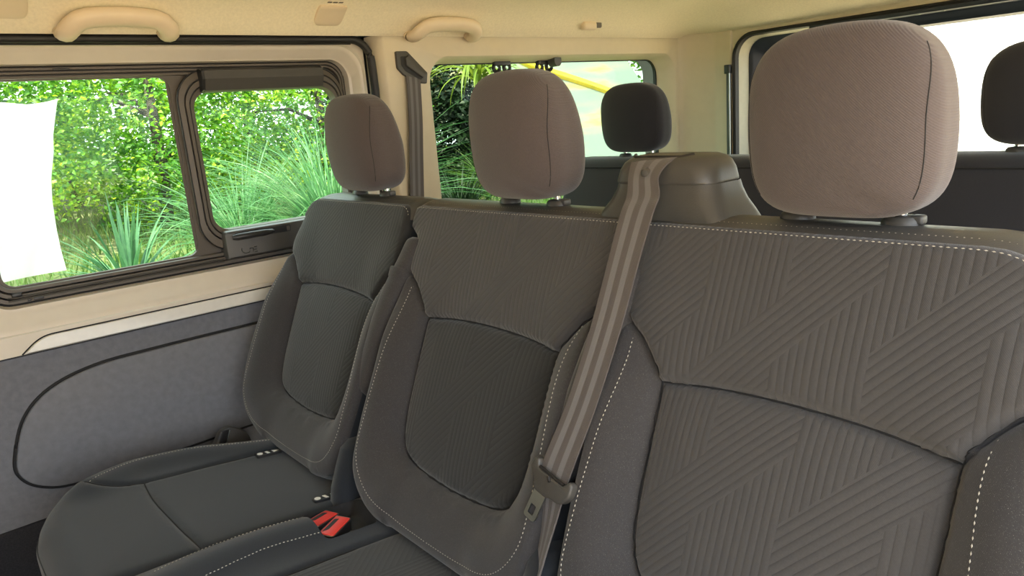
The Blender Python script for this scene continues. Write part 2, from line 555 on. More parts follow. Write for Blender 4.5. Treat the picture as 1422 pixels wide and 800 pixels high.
# armrest-like pad with a dark welt
pad = catmull([(.70, -.740), (.40, -.743), (.202, -.741), (.126, -.722), (.090, -.682), (.094, -.632), (.125, -.558), (.182, -.509), (.274, -.483), (.40, -.478), (.70, -.478), (1.05, -.478), (1.05, -.745)], 6, closed=True)
pad = [(min(a, 1.05), b) for a, b in pad]
mb = MB(); mb.prism(pad, lambda a, b, d: (-1.842 + d, a, b), 0.0, 0.010, bev=0.006)
mb.build('door_pad', M['felt_pad'], door, label='raised grey felt pad edged by a dark welt')
mb = MB(); mb.tube([(-1.841, a, b) for a, b in inset(pad, -0.002)], 0.0045, 6, closed=True)
mb.build('welt', M['seam_dark'], door)
# silver strip
sp_ = rpoly([(.150, -.418), (1.066, -.418), (1.066, -.388), (.190, -.388)], [0.004, .002, .002, .05], 8)
mb = MB(); mb.prism(sp_, lambda a, b, d: (-1.834 + d, a, b), -0.002, 0.005, bev=0.002)
mb.build('trim_strip', M['strip'], door, label='satin silver strip along the beige door trim')
mb = MB(); mb.tube([(-1.8335, a, b) for a, b in rpoly([(.146, -.419), (.187, -.386), (1.066, -.386)], [0.001, .05, .001], 8)[7:]], 0.0016, 6)
mb.build('strip_gap', M['seam_dark'], door)

# window frame: stepped rails
def frame(name, steps, mat, parent, **kw):
    return MB().loft([ring(a, X) for a, X in steps], closed=True).build(name, mat, parent, angle=25, **kw)
frame('window_frame', [((.112, 1.030, -.318, .180, .050), -1.912), ((.113, 1.029, -.317, .179, .049), -1.893), ((.118, 1.024, -.309, .174, .046), -1.893),
                       ((.119, 1.023, -.308, .173, .045), -1.901), ((.121, 1.021, -.306, .171, .045), -1.901), ((.122, 1.020, -.305, .170, .044), -1.890),
                       ((.127, 1.016, -.298, .166, .042), -1.890), ((.128, 1.015, -.297, .165, .041), -1.902), ((.130, 1.013, -.295, .163, .041), -1.902),
                       ((.131, 1.012, -.294, .162, .040), -1.896), ((.137, 1.006, -.287, .157, .036), -1.896), ((.138, 1.005, -.286, .156, .036), -1.93)], M['railp'], door,
      label='brown grey ribbed frame of the sliding window')
# dark rubber line round the frame
mb = MB(); mb.tube([(-1.899, a, b) for a, b in rrect(.1095, 1.0325, -.3205, .1825, .050)], 0.0028, 6, closed=True)
mb.build('frame_seal', M['rubber'], door)
mb = MB()
for q in ((.1200, 1.0220, -.3070, .1720, .045), (.1290, 1.0140, -.2960, .1640, .041)):
    mb.tube([(-1.9005, a, b) for a, b in rrect(*q)], 0.0016, 5, closed=True)
mb.build('rail_groove', M['rubber'], door)
# sliding pane border (black band) and panes
def band(name, o, i, X, mat, parent, X2=None, **kw):
    X2 = X - 0.012 if X2 is None else X2
    return MB().loft([ring(o, X2), ring(o, X), ring(i, X), ring(i, X2)], closed=True).build(name, mat, parent, angle=25, **kw)
band('pane_border', (.128, .612, -.296, .165, .030), (.150, .570, -.283, .154, .026), -1.912, M['railp'], door)
frame('pane_frame', [((.578, 1.024, -.282, .166, .075), -1.915), ((.579, 1.022, -.281, .165, .075), -1.892), ((.590, 1.016, -.262, .150, .066), -1.889), ((.591, 1.015, -.261, .149, .065), -1.896),
                     ((.593, 1.013, -.259, .147, .064), -1.896), ((.594, 1.012, -.258, .146, .063), -1.888), ((.601, 1.009, -.248, .133, .055), -1.888), ((.602, 1.008, -.247, .132, .054), -1.898),
                     ((.604, 1.007, -.245, .130, .053), -1.898), ((.605, 1.006, -.244, .129, .052), -1.892), ((.614, 1.001, -.231, .115, .042), -1.896), ((.615, 1.000, -.230, .114, .041), -1.93)], M['railp'], door,
      label='brown grey rounded frame of the rear sliding pane')
mb = MB()
for q in ((.5775, 1.0245, -.2825, .1665, .075), (.592, 1.014, -.260, .148, .064), (.603, 1.0075, -.246, .131, .053)):
    mb.tube([(-1.8935, a, b) for a, b in rrect(*q)], 0.0018, 5, closed=True)
mb.build('pane_frame_groove', M['rubber'], door)
mb = MB(); mb.prism(rrect(.140, .580, -.290, .160, .03), lambda a, b, d: (-1.922 + d, a, b), 0, 0.004)
mb.build('sliding_pane', M['glass_door'], door, smooth=False)
mb = MB(); mb.prism(rrect(.606, 1.008, -.240, .124, .045), lambda a, b, d: (-1.918 + d, a, b), 0, 0.004)
mb.build('fixed_pane', M['glass_door'], door, smooth=False)
# outer skin of the door round the panes, so the door has a closed thickness
mb = MB(); mb.holed([(-1.25, -1.13), (1.075, -1.13), (1.075, .25), (-1.25, .25)], rrect(.135, 1.010, -.292, .160, .04), lambda a, b: (-1.945, a, b))
mb.build('door_skin', M['tail_metal'], door, smooth=False)
mb = MB(); mb.holed(rrect(.563, 1.024, -.306, .172, .012), rrect(.610, 1.002, -.234, .118, .045), lambda a, b: (-1.9155, a, b))
mb.build('divider_post', M['railp'], door, smooth=False)
# upper catch cover
prf = [(-1.905, .169), (-1.876, .169), (-1.8625, .163), (-1.8605, .143), (-1.872, .116), (-1.880, .113), (-1.905, .113)]
mb = MB(); mb.loft([[(x, y, z) for x, z in prf] for y in (.641, .955)], closed=True, caps=True)
mb.build('catch_cover', M['greyp'], door, angle=20, label='dark moulded cover above the rear pane')
mb = MB(); mb.loft([[(x + .001, y, z + (-.001 if z > .14 else .001)) for x, z in prf] for y in (.634, .6405)], closed=True, caps=True)
mb.build('cover_end', M['blackp'], door, angle=20)
# latch housing with handle
lb = rpoly([(.624, -.304), (1.02, -.304), (1.02, -.232), (.624, -.232)], [.004, .004, .01, .012])
mb = MB(); mb.prism(lb, lambda a, b, d: (-1.905 + d, a, b), 0, 0.041, bev=0.005)
latch = mb.build('latch_housing', M['greyp'], door, angle=30, label='dark latch housing under the rear pane')
mb = MB(); mb.prism(rpoly([(.648, -.256), (.800, -.256), (.800, -.238), (.648, -.238)], .006), lambda a, b, d: (-1.8645 + d, a, b), -.004, 0.0012)
mb.build('handle_recess', M['blackp'], latch)
hp = [(-1.855, .640, -.2475), (-1.851, .650, -.2475), (-1.850, .690, -.247), (-1.851, .725, -.247), (-1.855, .745, -.247), (-1.8585, .750, -.247)]
mb = MB(); mb.tube(hp, [.006, .0085, .0088, .0082, .006, .003], 10)
mb.build('latch_handle', M['blackp'], latch, label='oval black latch handle')
mb = MB(); mb.box(-1.864, -1.8622, .788, .797, -.254, -.241, .001)
mb.build('recess_end', M['railp'], latch)
# moulded open symbol: curved arrow and a small seat-back glyph
mb = MB()
arc = [(-1.8632, .672 - .012 * math.cos(t), -.284 - .010 * math.sin(t)) for t in np.linspace(-0.5, 2.3, 12)]
mb.tube(arc, 0.0011, 5)
for seg in (((.681, -.293), (.681, -.283)), ((.681, -.283), (.690, -.283)), ((.690, -.283), (.690, -.293)), ((.690, -.288), (.699, -.288)), ((.699, -.288), (.699, -.281)), ((.692, -.281), (.701, -.281)), ((.693, -.294), (.701, -.294))):
    mb.tube([(-1.8632, seg[0][0], seg[0][1]), (-1.8632, seg[1][0], seg[1][1])], 0.0010, 5)
mb.build('open_symbol', M['blackp'], latch)
# sill runner bits at the front of the track
mb = MB(); mb.box(-1.893, -1.885, .158, .178, -.301, -.293, .002); mb.box(-1.893, -1.884, .196, .216, -.315, -.309, .001); mb.box(-1.893, -1.886, .185, .192, -.315, -.310, .001)
mb.build('track_clip', M['blackp'], door)
mb = MB(); mb.box(-1.893, -1.888, .330, .362, .1725, .1765, .001)
mb.build('rail_clip', M['blackp'], door)
mb = MB(); mb.tube([(-1.890, y, -.302) for y in np.linspace(.15, .62, 6)], .0022, 6); mb.tube([(-1.888, y, -.3085) for y in np.linspace(.15, .62, 6)], .0022, 6)
mb.build('track_wire', M['greyp'], door)

# --- door seal
seal = [(-1.812, y, .229) for y in np.linspace(-1.25, 1.015, 14)]
seal += [(-1.812, 1.020 + .058 * math.sin(t), .171 + .058 * math.cos(t)) for t in np.linspace(0.05, math.pi / 2, 8)]
seal += [(-1.812, 1.079, z) for z in (.12, .0, -.2, -.6, -1.1)]
mb = MB(); mb.tube(seal, 0.0115, 10, ry=0.0105)
mb.build('trim_1', M['rubber'], kind='structure')
mb = MB(); mb.tube([(x + .008, y - (.010 if z < .17 else 0), z - (.012 if z > .2 else 0.0)) for x, y, z in seal[:14]], 0.0025, 6)
mb.build('trim_2', M['rubber'], kind='structure')

# --- rear left side wall with the quarter window
XL = -1.80
wl = MB()
q0 = (1.255, 2.425, -.42, .182, .075)
outer = [(1.120, -1.13), (2.445, -1.13), (2.445, .240), (1.120, .240)]
wl.holed(outer, rrect(*q0), lambda a, b: (XL, a, b))
wl.loft([ring(q0, XL), ring((1.259, 2.421, -.416, .179, .072), XL - .004), ring((1.275, 2.405, -.40, .172, .066), XL - .035), ring((1.286, 2.392, -.38, .166, .06), XL - .070)], closed=True)
wl.loft([[(XL, 1.120, z), (XL - .002, 1.112, z), (XL - .030, 1.094, z), (XL - .06, 1.090, z)] for z in (-1.13, .240)])
wall = wl.build('wall_left', M['pillar'], kind='structure', angle=50)
mb = MB(); mb.holed([(1.075, -1.13), (2.62, -1.13), (2.62, .34), (1.075, .34)], rrect(1.28, 2.40, -.39, .17, .06), lambda a, b: (XL - .145, a, b))
mb.build('outer_skin', M['tail_metal'], wall, smooth=False)
win = thing('window_2', (XL - .08, 1.84, -.4), kind='structure')
mb = MB(); mb.prism(rrect(1.27, 2.41, -.40, .176, .06), lambda a, b, d: (XL - .082 + d, a, b), 0, 0.004)
mb.build('quarter_pane', M['glass_quarter'], win, smooth=False)
band('pane_seal', (1.268, 2.412, -.40, .178, .06), (1.290, 2.386, -.375, .163, .05), XL - .070, M['rubber'], win)
# hinge catches at the top of the quarter pane
def catch(yc):
    mb = MB()
    for dy in (-.022, .022):
        mb.tube([(XL - .060, yc + dy + .013 * math.cos(t), .150 + .013 * math.sin(t)) for t in np.linspace(0, 2 * math.pi, 14)[:-1]], .0065, 6, closed=True)
    mb.box(XL - .068, XL - .052, yc - .034, yc + .034, .156, .176, .003)
    return mb.build('pane_catch', M['blackp'], win)
catch(1.585); c2 = catch(1.775)
mb = MB(); mb.tube([(XL - .05, 1.800, .165), (XL - .020, 1.803, .165)], [.019, .0185], 14)
mb.build('catch_cap', M['greyp'], c2)

# --- rear corner pillar and tailgate surround
ztop = .236
cp = [(XL, 2.440), (-1.796, 2.446), (-1.787, 2.455), (-1.76, 2.468), (-1.70, 2.492), (-1.680, 2.499), (-1.668, 2.500), (-1.640, 2.499), (-1.606, 2.500), (-1.600, 2.506), (-1.598, 2.56)]
mb = MB(); mb.loft([[(x, y, z) for x, y in cp] for z in (-1.13, -.5, 0, .16, .205, ztop + .03)])
mb.build('wall_back', M['pillar'], kind='structure', angle=28)
mb = MB(); mb.holed([(-1.70, -1.12), (-.14, -1.12), (-.14, .262), (-1.70, .262)], rrect(-1.596, -.244, -1.045, .224, .085), lambda a, b: (a, 2.506, b))
mb.build('trim_6', M['pillar'], kind='structure', smooth=False)
# header over the tailgate
mb = MB(); mb.loft([[(x, 2.495, .262), (x, 2.506, .234), (x, 2.51, .228), (x, 2.55, .226)] for x in (-1.80, -.92, -.04)])
mb.build('trim_3', M['pillar'], kind='structure')
tg = thing('door_2', (-.92, 2.56, -1.1), kind='structure')
def ringY(a, Y):
    x0, x1, z0, z1, r = a
    return [(x, Y, z) for x, z in rrect(x0, x1, z0, z1, r)]
T0 = (-1.598, -.242, -1.05, .226, .085)
mb = MB(); mb.loft([ringY(T0, 2.500), ringY((-1.592, -.248, -1.045, .221, .08), 2.494), ringY((-1.584, -.256, -1.04, .214, .075), 2.498), ringY((-1.580, -.260, -1.035, .210, .072), 2.515)], closed=True)
mb.build('tailgate_seal', M['rubber'], tg)
mb = MB(); mb.loft([ringY((-1.582, -.258, -1.04, .212, .074), 2.512), ringY((-1.578, -.262, -1.03, .208, .07), 2.525), ringY((-1.564, -.276, -1.0, .204, .065), 2.552), ringY((-1.562, -.278, -1.0, .202, .06), 2.60)], closed=True)
mb.build('tailgate_jamb', M['painted'], tg)
mb = MB(); mb.loft([ringY((-1.565, -.275, -1.02, .205, .065), 2.60), ringY((-1.563, -.277, -.36, .203, .065), 2.556), ringY((-1.545, -.295, -.32, .196, .06), 2.560), ringY((-1.528, -.312, -.30, .184, .06), 2.580), ringY((-1.518, -.322, -.29, .172, .055), 2.585), ringY((-1.514, -.326, -.285, .166, .05), 2.61)], closed=True)
mb.build('tailgate_frame', M['tail_metal'], tg, label='dark blue metal frame of the tailgate window')
mb = MB(); mb.prism(rrect(-1.535, -.305, -.31, .185, .06), lambda a, b, d: (a, 2.605 + d, b), 0, .004)
mb.build('tailgate_pane', M['glass_tail'], tg, smooth=False)
mb = MB(); mb.box(-1.60, -.24, 2.60, 2.64, -1.13, -.28)
mb.build('tailgate_panel', M['tail_metal'], tg)
# header rail with two bolts above the tailgate pane, latch at the pillar
mb = MB(); mb.box(-1.30, -.24, 2.50, 2.56, .201, .219, .004)
rail = mb.build('header_rail', M['tail_metal'], tg)
for x in (-.955, -.885):
    mb = MB(); mb.tube([(x, 2.515, .199), (x, 2.515, .206), (x, 2.515, .212)], [.006, .011, .014], 8)
    mb.build('rail_bolt', M['steel'], rail)
mb = MB(); mb.box(-1.618, -1.602, 2.488, 2.50, -.6, .095, .003); mb.box(-1.622, -1.598, 2.480, 2.50, .085, .118, .003)
mb.build('gas_strut', M['blackp'], tg, label='black gas strut beside the rear pillar')
mb = MB(); mb.tube([(-1.602, 2.484, -.6), (-1.602, 2.484, .09)], .004, 8)
mb.build('strut_rod', M['steel'], tg)

# --- right side wall behind the open sliding door, with its own quarter window (mirrors the left one)
XR = -.04
mb = MB(); mb.holed([(1.10, -1.13), (2.50, -1.13), (2.50, .240), (1.10, .240)], rrect(1.255, 2.425, -.42, .182, .075), lambda a, b: (XR, a, b))
mb.loft([ring(q0, XR), ring((1.286, 2.392, -.38, .166, .06), XR + .07)], closed=True)
mb.loft([[(XR, 1.10, z), (XR + .12, 1.09, z)] for z in (-1.13, .24)])
mb.build('wall_right', M['pillar'], kind='structure')
win = thing('window_4', (XR + .08, 1.84, -.4), kind='structure')
mb = MB(); mb.prism(rrect(1.27, 2.41, -.40, .176, .06), lambda a, b, d: (XR + .08 + d, a, b), 0, .004)
mb.build('quarter_pane', M['glass_tail'], win, smooth=False)

# front end: closed wall added out of view to cut cab light, the door pillar and front door on the open side
mb = MB(); mb.box(-1.95, .09, -1.42, -1.38, -1.13, .38)
mb.build('front_blocker', M['felt'], kind='structure', smooth=False)
mb = MB(); mb.box(-.04, .06, -.52, -.42, -1.13, .25, .01); mb.build('trim_5', M['pillar'], kind='structure')
mb = MB(); mb.box(-.02, .06, -1.40, -.52, -1.13, -.35, .01); mb.build('door_4', M['felt'], kind='structure')
# roof skin above the headliner (keeps daylight out)
mb = MB(); mb.box(-1.93, .09, -1.32, 2.62, .40, .42)
mb.box(-1.94, -1.83, -1.32, 2.62, .25, .40); mb.box(-.01, .09, -1.32, 2.62, .25, .40); mb.box(-1.93, .09, 2.52, 2.62, .23, .40)
mb.build('trim_4', M['tail_metal'], kind='structure', smooth=False)

# ------------------------------------------------------------------ second-row seats
BP = Vector((0, .56, -.70)); BT = Vector((0, .24, .545)).normalized(); BN = Vector((0, -BT.z, BT.y))
def back(xc):
    return lambda a, b, h: (xc + a, BP.y + BT.y * b + BN.y * h, BP.z + BT.z * b + BN.z * h)
CP = Vector((0, .56, -.705)); CS = Vector((0, -1, .10)).normalized(); CN = Vector((0, CS.z, -CS.y))
def seatp(a, b, h):
    return (a, CP.y + CS.y * b + CN.y * h, CP.z + CS.z * b + CN.z * h)

LSEAM = [(.252, .456), (.236, .446), (.212, .428), (.192, .404), (.177, .378)]
USEAM = [(.177, .378), (.175, .300), (.171, .204), (.160, .153), (.137, .126), (.090, .113), (.0, .107)]
def backrest(root, xc, outline, el, er, rib_up, rib_in, bol, uvx):
    """el / er: distance of the outer bolster edge on the left and right"""
    S1 = catmull(LSEAM + USEAM[1:], 6)
    U = S1 + [(-a, b) for a, b in S1[-2::-1]]                   # right shoulder, down round the insert, up to the left shoulder
    j = 4 * 6
    top = catmull([(-.177, .378), (-.09, .388), (0, .391), (.09, .388), (.177, .378)], 8)
    Un = np.array(U)
    ins = np.array(U[j:len(U) - j] + [tuple(p) for p in top])
    sh = [U[:j + 1][::-1], U[len(U) - j - 1:]]
    O = np.array(resample(outline, .004, True))
    tn = np.array(top)
    def height(P):
        x, t = P[:, 0], P[:, 1]
        dout = dist_poly(P, O, True)
        dU = dist_poly(P, Un); dT = dist_poly(P, tn)
        iin = inside(P, ins) 
        # bolster: outside the U seam
        yl = np.interp(np.abs(x), [0, .09, .137, .16, .171, .175, .177, .192, .212, .236, .252, .4], [.107, .113, .126, .153, .204, .30, .378, .404, .428, .446, .456, .46])
        wide = np.where(np.abs(x) < .171, t < yl, t < np.interp(np.abs(x), [.171, .177, .192, .212, .236, .252, .4], [.378, .378, .404, .428, .446, .456, .46]))
        bol = wide & ~iin
        q = dU / (dU + dout + 1e-6)
        amp = .046 * (0.42 + 0.58 * smooth((.47 - t) / .17)) * (0.55 + 0.45 * smooth((t + .02) / .12))
        amp = np.where(np.abs(x) < .12, amp * .75, amp)
        hb = .004 + amp * np.sin(np.pi / 2 * np.clip(q / .72, 0, 1)) ** 0.85
        hi = .012 * (1 - np.exp(-np.minimum(dU, dT) / .022))
        lift = .016 * smooth((np.abs(x) - .10) / .15) * smooth((.56 - t) / .12)
        hu = .003 + .012 * (1 - np.exp(-np.minimum(dU, dT) / .020)) + lift
        h = np.where(bol, hb, np.where(iin, hi, hu))
        g = np.minimum(dU, dT)
        h = h - .0075 * np.exp(-(g / .0055) ** 2)
        r = np.where(t > .54, .012, .022)
        e = np.clip(1 - dout / r, 0, 1)
        h = h - r * (1 - np.sqrt(np.clip(1 - e * e, 0, 1)))
        return h
    pad = Pad(outline, [U, top[1:-1] if False else top], height, back(xc), step=.0062, r=.020, relax=22)
    c = pad.c
    iin = inside(c, ins)
    ax, t = np.abs(c[:, 0]), c[:, 1]
    yl = np.interp(ax, [a for a, b in sorted(S1)], [b for a, b in sorted(S1)])
    # side of the U seam: polygon closed over the top
    upper_poly = np.array(sh[1][::-1] and ([tuple(p) for p in U[len(U) - j - 1:]][::-1] + []) )
    big = np.array([tuple(p) for p in U[:j + 1]] + [tuple(p) for p in top[::-1]] + [tuple(p) for p in U[len(U) - j - 1:]] + [(-.9, .456), (-.9, .9), (.9, .9), (.9, .456)])
    iup = inside(c, big) & ~iin
    pad.part(iup, 'upper_panel', rib_up, root, uvoff=(uvx, 0))
    pad.part(iin, 'insert_panel', rib_in, root, uvoff=(uvx + .057, .202), label='recessed lower back insert panel')
    pad.part(~iup & ~iin, 'side_bolster', bol, root, uvoff=(uvx, 0), label='plain raised bolster wrapping the backrest sides and foot')
    shell = [(0, 0), (.0012, .004), (.0045, .012), (.010, .034), (.012, .060), (.008, .088), (.000, .100), (-.02, .104)]
    pad.skirt(shell, 'backrest_side', M['cloth_smooth'], root, pick=lambda O: O[:, 1] < .572)
    pad.skirt([(0, 0), (.0025, .002), (.010, .008), (.020, .022), (.029, .042), (.032, .062), (.027, .082), (.013, .097), (-.004, .103)], 'top_cover', M['leatherette'], root, pick=lambda O: O[:, 1] > .555, label='smooth leatherette cover over the top edge')
    mb = MB(); B = inset([tuple(p) for p in O], .004); mb.prism(B, back(xc), -.090, -.106)
    mb.build('back_board', M['cloth_smooth'], root)
    # seam cord in the grooves
    mb = MB()
    mb.tube(pad.on(U, .0003), .0013, 5); mb.tube(pad.on(top, .0003), .0013, 5)
    mb.build('seam_cord', M['seam_dark'], root)
    # stitched lines: along the bolster edge and along the top
    sl = catmull([(-el - .004, .452), (-el + .008, .38), (-el - .000, .28), (-el - .006, .18), (-el - .002, .10), (-el + .045, .045), (-.10, .026), (0, .022)], 8)
    sr = catmull([(er + .004, .452), (er - .008, .38), (er, .28), (er + .006, .18), (er + .002, .10), (er - .045, .045), (.10, .026), (0, .022)], 8)
    def below(L):
        return [p for p in L if p[1] < np.interp(abs(p[0]), [.16, .177, .192, .212, .236, .252], [.2, .37, .396, .420, .438, .448]) or abs(p[0]) < .17]
    lines = [pad.on(below(sl)), pad.on(below(sr))]
    k = O[(O[:, 1] > .566)]
    k = k[np.argsort(k[:, 0])]
    lines.append(pad.on([(a, b - .006) for a, b in k]))
    lines.append([Vector(back(xc)(a, b + .0088, -.0050)) for a, b in k])
    stitches(lines, 'stitching', root)
    return pad

def superell(c, a, b, cc, e, f, n=20):
    """rounded cushion block from a cube sphere"""
    bm = bmesh.new(); bmesh.ops.create_cube(bm, size=2)
    bmesh.ops.subdivide_edges(bm, edges=bm.edges[:], cuts=n, use_grid_fill=True)
    out = []
    for v in bm.verts:
        x, y, z = v.co
        s = ((abs(x) ** e + abs(z) ** e) ** (f / e) + abs(y) ** f) ** (1 / f)
        v.co = (x / s, y / s, z / s)
    return bm

def headrest(root, xc, yc, zc, mat, sx=.109, sz=.101, sy=.055, dx=.061, ztop=-.150, crease=True, tw=1.0):
    bm = superell(None, 1, 1, 1, 4.2, 4.2)
    def shape(x, y, z):
        wx = 1 - .10 * max(0, z) ** 2 - .07 * max(0, -z) ** 2
        X = x * sx * wx
        front = max(0, -y); backw = max(0, y)
        Y = y * sy * (1 - .38 * max(0, z) * (1 if y > 0 else .25))
        Y += -.006 * z + .012 * front * x * x       # face bows forward in the middle
        if y < 0: Y += -.008 * (1 - x * x) * (1 - z * z) * front
        Z = z * sz + (.010 * (1 - x * x) * max(0, z))
        return (xc + X, yc + Y, zc + Z)
    mb = MB(); bm.verts.index_update()
    mb.v = [shape(*v.co) for v in bm.verts]; mb.f = [tuple(v.index for v in f.verts) for f in bm.faces]
    if crease:     # soft pull wrinkles near the lower right corner
        V = np.array(mb.v)
        rx, rz = (V[:, 0] - xc) / sx, (V[:, 2] - zc) / sz
        d = (rx - .86) * .5 + (rz + .93) * .9
        w = np.exp(-(((rx - .65) / .45) ** 2 + ((rz + .7) / .35) ** 2)) * (V[:, 1] < yc + .01)
        V[:, 1] += .0060 * np.exp(-((d + .10) / .09) ** 2) * w
        mb.v = [tuple(p) for p in V]
    mb.uv = np.array([(p[0], p[2]) for p in mb.v])
    h = mb.build('headrest', mat, root, angle=180)
    bm.free()
    # sewn edge between the front panel and the side gussets
    for sg in (-1, 1):
        P = []
        for t in np.linspace(-.90, .86, 22):
            x, y, z = sg * .985 * (1 - .02 * t), -.86 + .50 * max(0, t) ** 2, t
            s = ((abs(x) ** 4.2 + abs(z) ** 4.2) + abs(y) ** 4.2) ** (1 / 4.2)
            P.append(Vector(shape(x / s, y / s, z / s)))
        m2 = MB(); m2.tube(P, .0007, 5); m2.build('headrest_seam', M['seam_dark'], h)
    for sg in (-1, 1):
        m2 = MB(); m2.tube([(xc + sg * dx, yc + .012, ztop - .03), (xc + sg * dx, yc + .012, zc - sz * .5)], .0058, 10)
        m2.build('headrest_post', M['chrome'], h, label='chrome headrest post')
        m2 = MB()
        g = [(.0, -.012), (.019, -.012), (.021, -.004), (.0205, .002), (.017, .0065), (.010, .008), (.0, .008)]
        m2.loft([[(xc + sg * dx + r * 1.05 * math.cos(t), yc + .012 + r * .8 * math.sin(t), ztop + z) for t in np.linspace(0, 2 * math.pi, 21)[:-1]] for r, z in g[1:-1]], closed=True, caps=True)
        m2.build('post_guide', M['greyp'], h, label='oval dark plastic post guide')
    m2 = MB(); m2.box(xc + dx + .010, xc + dx + .024, yc + .004, yc + .020, ztop - .002, ztop + .0085, .003)
    m2.build('guide_button', M['greyp'], h)
    return h

# left single seat
XA, XB, XC = -1.468, -.928, -.388
single = thing('single_seat', (XA, .45, FLOOR), 'charcoal cloth single seat beside the grey felt door pad under the side window', 'car seat')
outL = rpoly([(-.150, .000), (.165, .000), (.235, .06), (.252, .17), (.252, .30), (.248, .46), (.225, .588), (-.222, .588), (-.240, .46), (-.262, .33), (-.285, .17), (-.255, .045)], [.05, .05, .05, .06, .05, .05, .018, .075, .06, .10, .09, .06])
backrest(single, XA, outL, .242, .222, M['cloth_rib_dim'], M['cloth_rib_dim'], M['cloth'], .03)
headrest(single, XA, .826, -.040, M['cloth_head'], crease=False)

# double seat: middle and right places
double = thing('double_seat', (-.66, .45, FLOOR), 'charcoal cloth double seat with zigzag quilted backs, right of the single seat', 'car seat')
outM = rpoly([(-.185, .000), (.170, .000), (.240, .05), (.250, .17), (.250, .51), (.268, .54), (.268, .588), (-.282, .588), (-.290, .565), (-.285, .535), (-.256, .520), (-.250, .30), (-.256, .15), (-.245, .045)], [.06, .05, .05, .05, .01, .01, .006, .025, .02, .012, .02, .1, .05, .05])
backrest(double, XB, outM, .228, .222, M['cloth_rib'], M['cloth_rib_dim'], M['cloth'], .07)
headrest(double, XB, .826, -.040, M['cloth_head'])
outR = rpoly([(-.170, .000), (.150, .000), (.255, .045), (.285, .17), (.262, .33), (.240, .46), (.222, .588), (-.272, .588), (-.272, .54), (-.250, .51), (-.250, .17), (-.240, .05)], [.05, .05, .06, .09, .10, .06, .085, .006, .01, .01, .05, .05])
backrest(double, XC, outR, .226, .208, M['cloth_rib'], M['cloth_rib'], M['cloth'], .132)
headrest(double, XC, .832, -.043, M['cloth_head'])

# side pads in the gaps between the backs
def side_pad(xl0, dx0, root, name='side_pad', n_h=.034):
    # long lower piece
    P = [(xl0, .19, .030), (xl0 + .004, .24, .040), (xl0 + .010, .32, .044), (xl0 + .018, .40, .040), (xl0 + .024, .445, .034)]
    f = back(0)
    prof_ = [(-.024, -.06), (-.024, -.012), (-.020, -.003), (-.010, .002), (.004, .002), (.016, -.002), (.023, -.010), (.025, -.06)]
    rows = []
    C = catmull(P, 6)
    for i, (x, t, h) in enumerate(C):
        e = min(1, (i + .6) / 3.0)
        rows.append([f(x + a * (0.62 + .38 * e), t, (h + b if b > -.05 else -.03) - (1 - e) * .03) for a, b in prof_])
    MB().loft(rows).build(name, M['cloth'], root, angle=60, label='narrow padded flap in the gap between two backs')
    rows = []
    C = catmull([(xl0 + .026, .452, .033), (xl0 + .030, .48, .028), (xl0 + .033, .512, .022), (xl0 + .034, .522, .012)], 6)
    for i, (x, t, h) in enumerate(C):
        rows.append([f(x + a * .95, t, h + b if b > -.05 else -.03) for a, b in prof_])
    rows.append([f(C[-1][0] + a * .9, .524, -.01) for a, b in prof_])
    MB().loft(rows).build('flap_top', M['cloth'], root, angle=60)
    rows = []
    for t in (.436, .438, .447, .456, .458):
        k = .0022 if .437 < t < .457 else 0
        rows.append([f(xl0 + .0235 + a * 1.03, t, (.0345 + b + k) if b > -.05 else -.03) for a, b in prof_])
    MB().loft(rows).build('flap_loop', M['cloth'], root, angle=60)
side_pad(-1.222, 0, double)
side_pad(-.676, 0, double)
# rounded hinge cover at the foot of the middle back
f0 = back(0)
for xs in (-1.214, -.668):
    rows = []
    for t, k in ((.128, .10), (.122, .55), (.110, .85), (.09, 1.0), (.05, 1.0), (.01, .98), (-.02, .9), (-.035, .6)):
        rows.append([f0(xs + a, t, -.04 + (b + .04) * k) for a, b in ((-.034, -.05), (-.033, .020), (-.026, .034), (-.012, .042), (.006, .044), (.022, .036), (.030, .020), (.030, -.05))])
    MB().loft(rows).build('hinge_cover', M['cloth_smooth'], double, angle=60, label='rounded cover at the foot of the back')

# belt tower between the middle and right backs
def tower():
    """stacked rounded sections from the shoulder of the back up to the belt slot"""
    secs = [(-.205, .122, .800, .905, .02), (-.170, .118, .797, .905, .02), (-.150, .106, .800, .905, .025), (-.135, .096, .805, .905, .03), (-.120, .089, .809, .905, .032), (-.110, .086, .811, .905, .032)]
    xm = -.640
    rows = []
    for z, hw, y0, y1, r in secs:
        rows.append([(a, b, z) for a, b in rrect(xm - hw, xm + hw * 1.02, y0, y1, r)])
    MB().loft(rows, closed=True).build('belt_tower', M['leatherette'], double, angle=60, label='smooth leatherette belt tower on top of the back')
    secs = [(-.112, .0825, .8125, .900, .030), (-.1095, .0865, .809, .903, .032), (-.1065, .0865, .809, .903, .032), (-.092, .083, .812, .902, .032), (-.082, .078, .817, .900, .032), (-.076, .071, .825, .895, .030), (-.073, .062, .835, .888, .025), (-.072, .05, .845, .88, .02)]
    rows = [[(a, b, z) for a, b in rrect(xm - hw, xm + hw, y0, y1, r)] for z, hw, y0, y1, r in secs]
    MB().loft(rows, closed=True, caps=True).build('tower_cap', M['leatherette'], double, angle=60, label='cap of the belt tower with the belt slot')
    mb = MB()
    mb.tube([(-.700, .842, -.0725), (-.696, .835, -.0735), (-.690, .831, -.0748), (-.612, .831, -.0748), (-.604, .835, -.0735), (-.598, .842, -.0722)], .0028, 6)
    mb.build('belt_slot', M['rubber'], double)
tower()

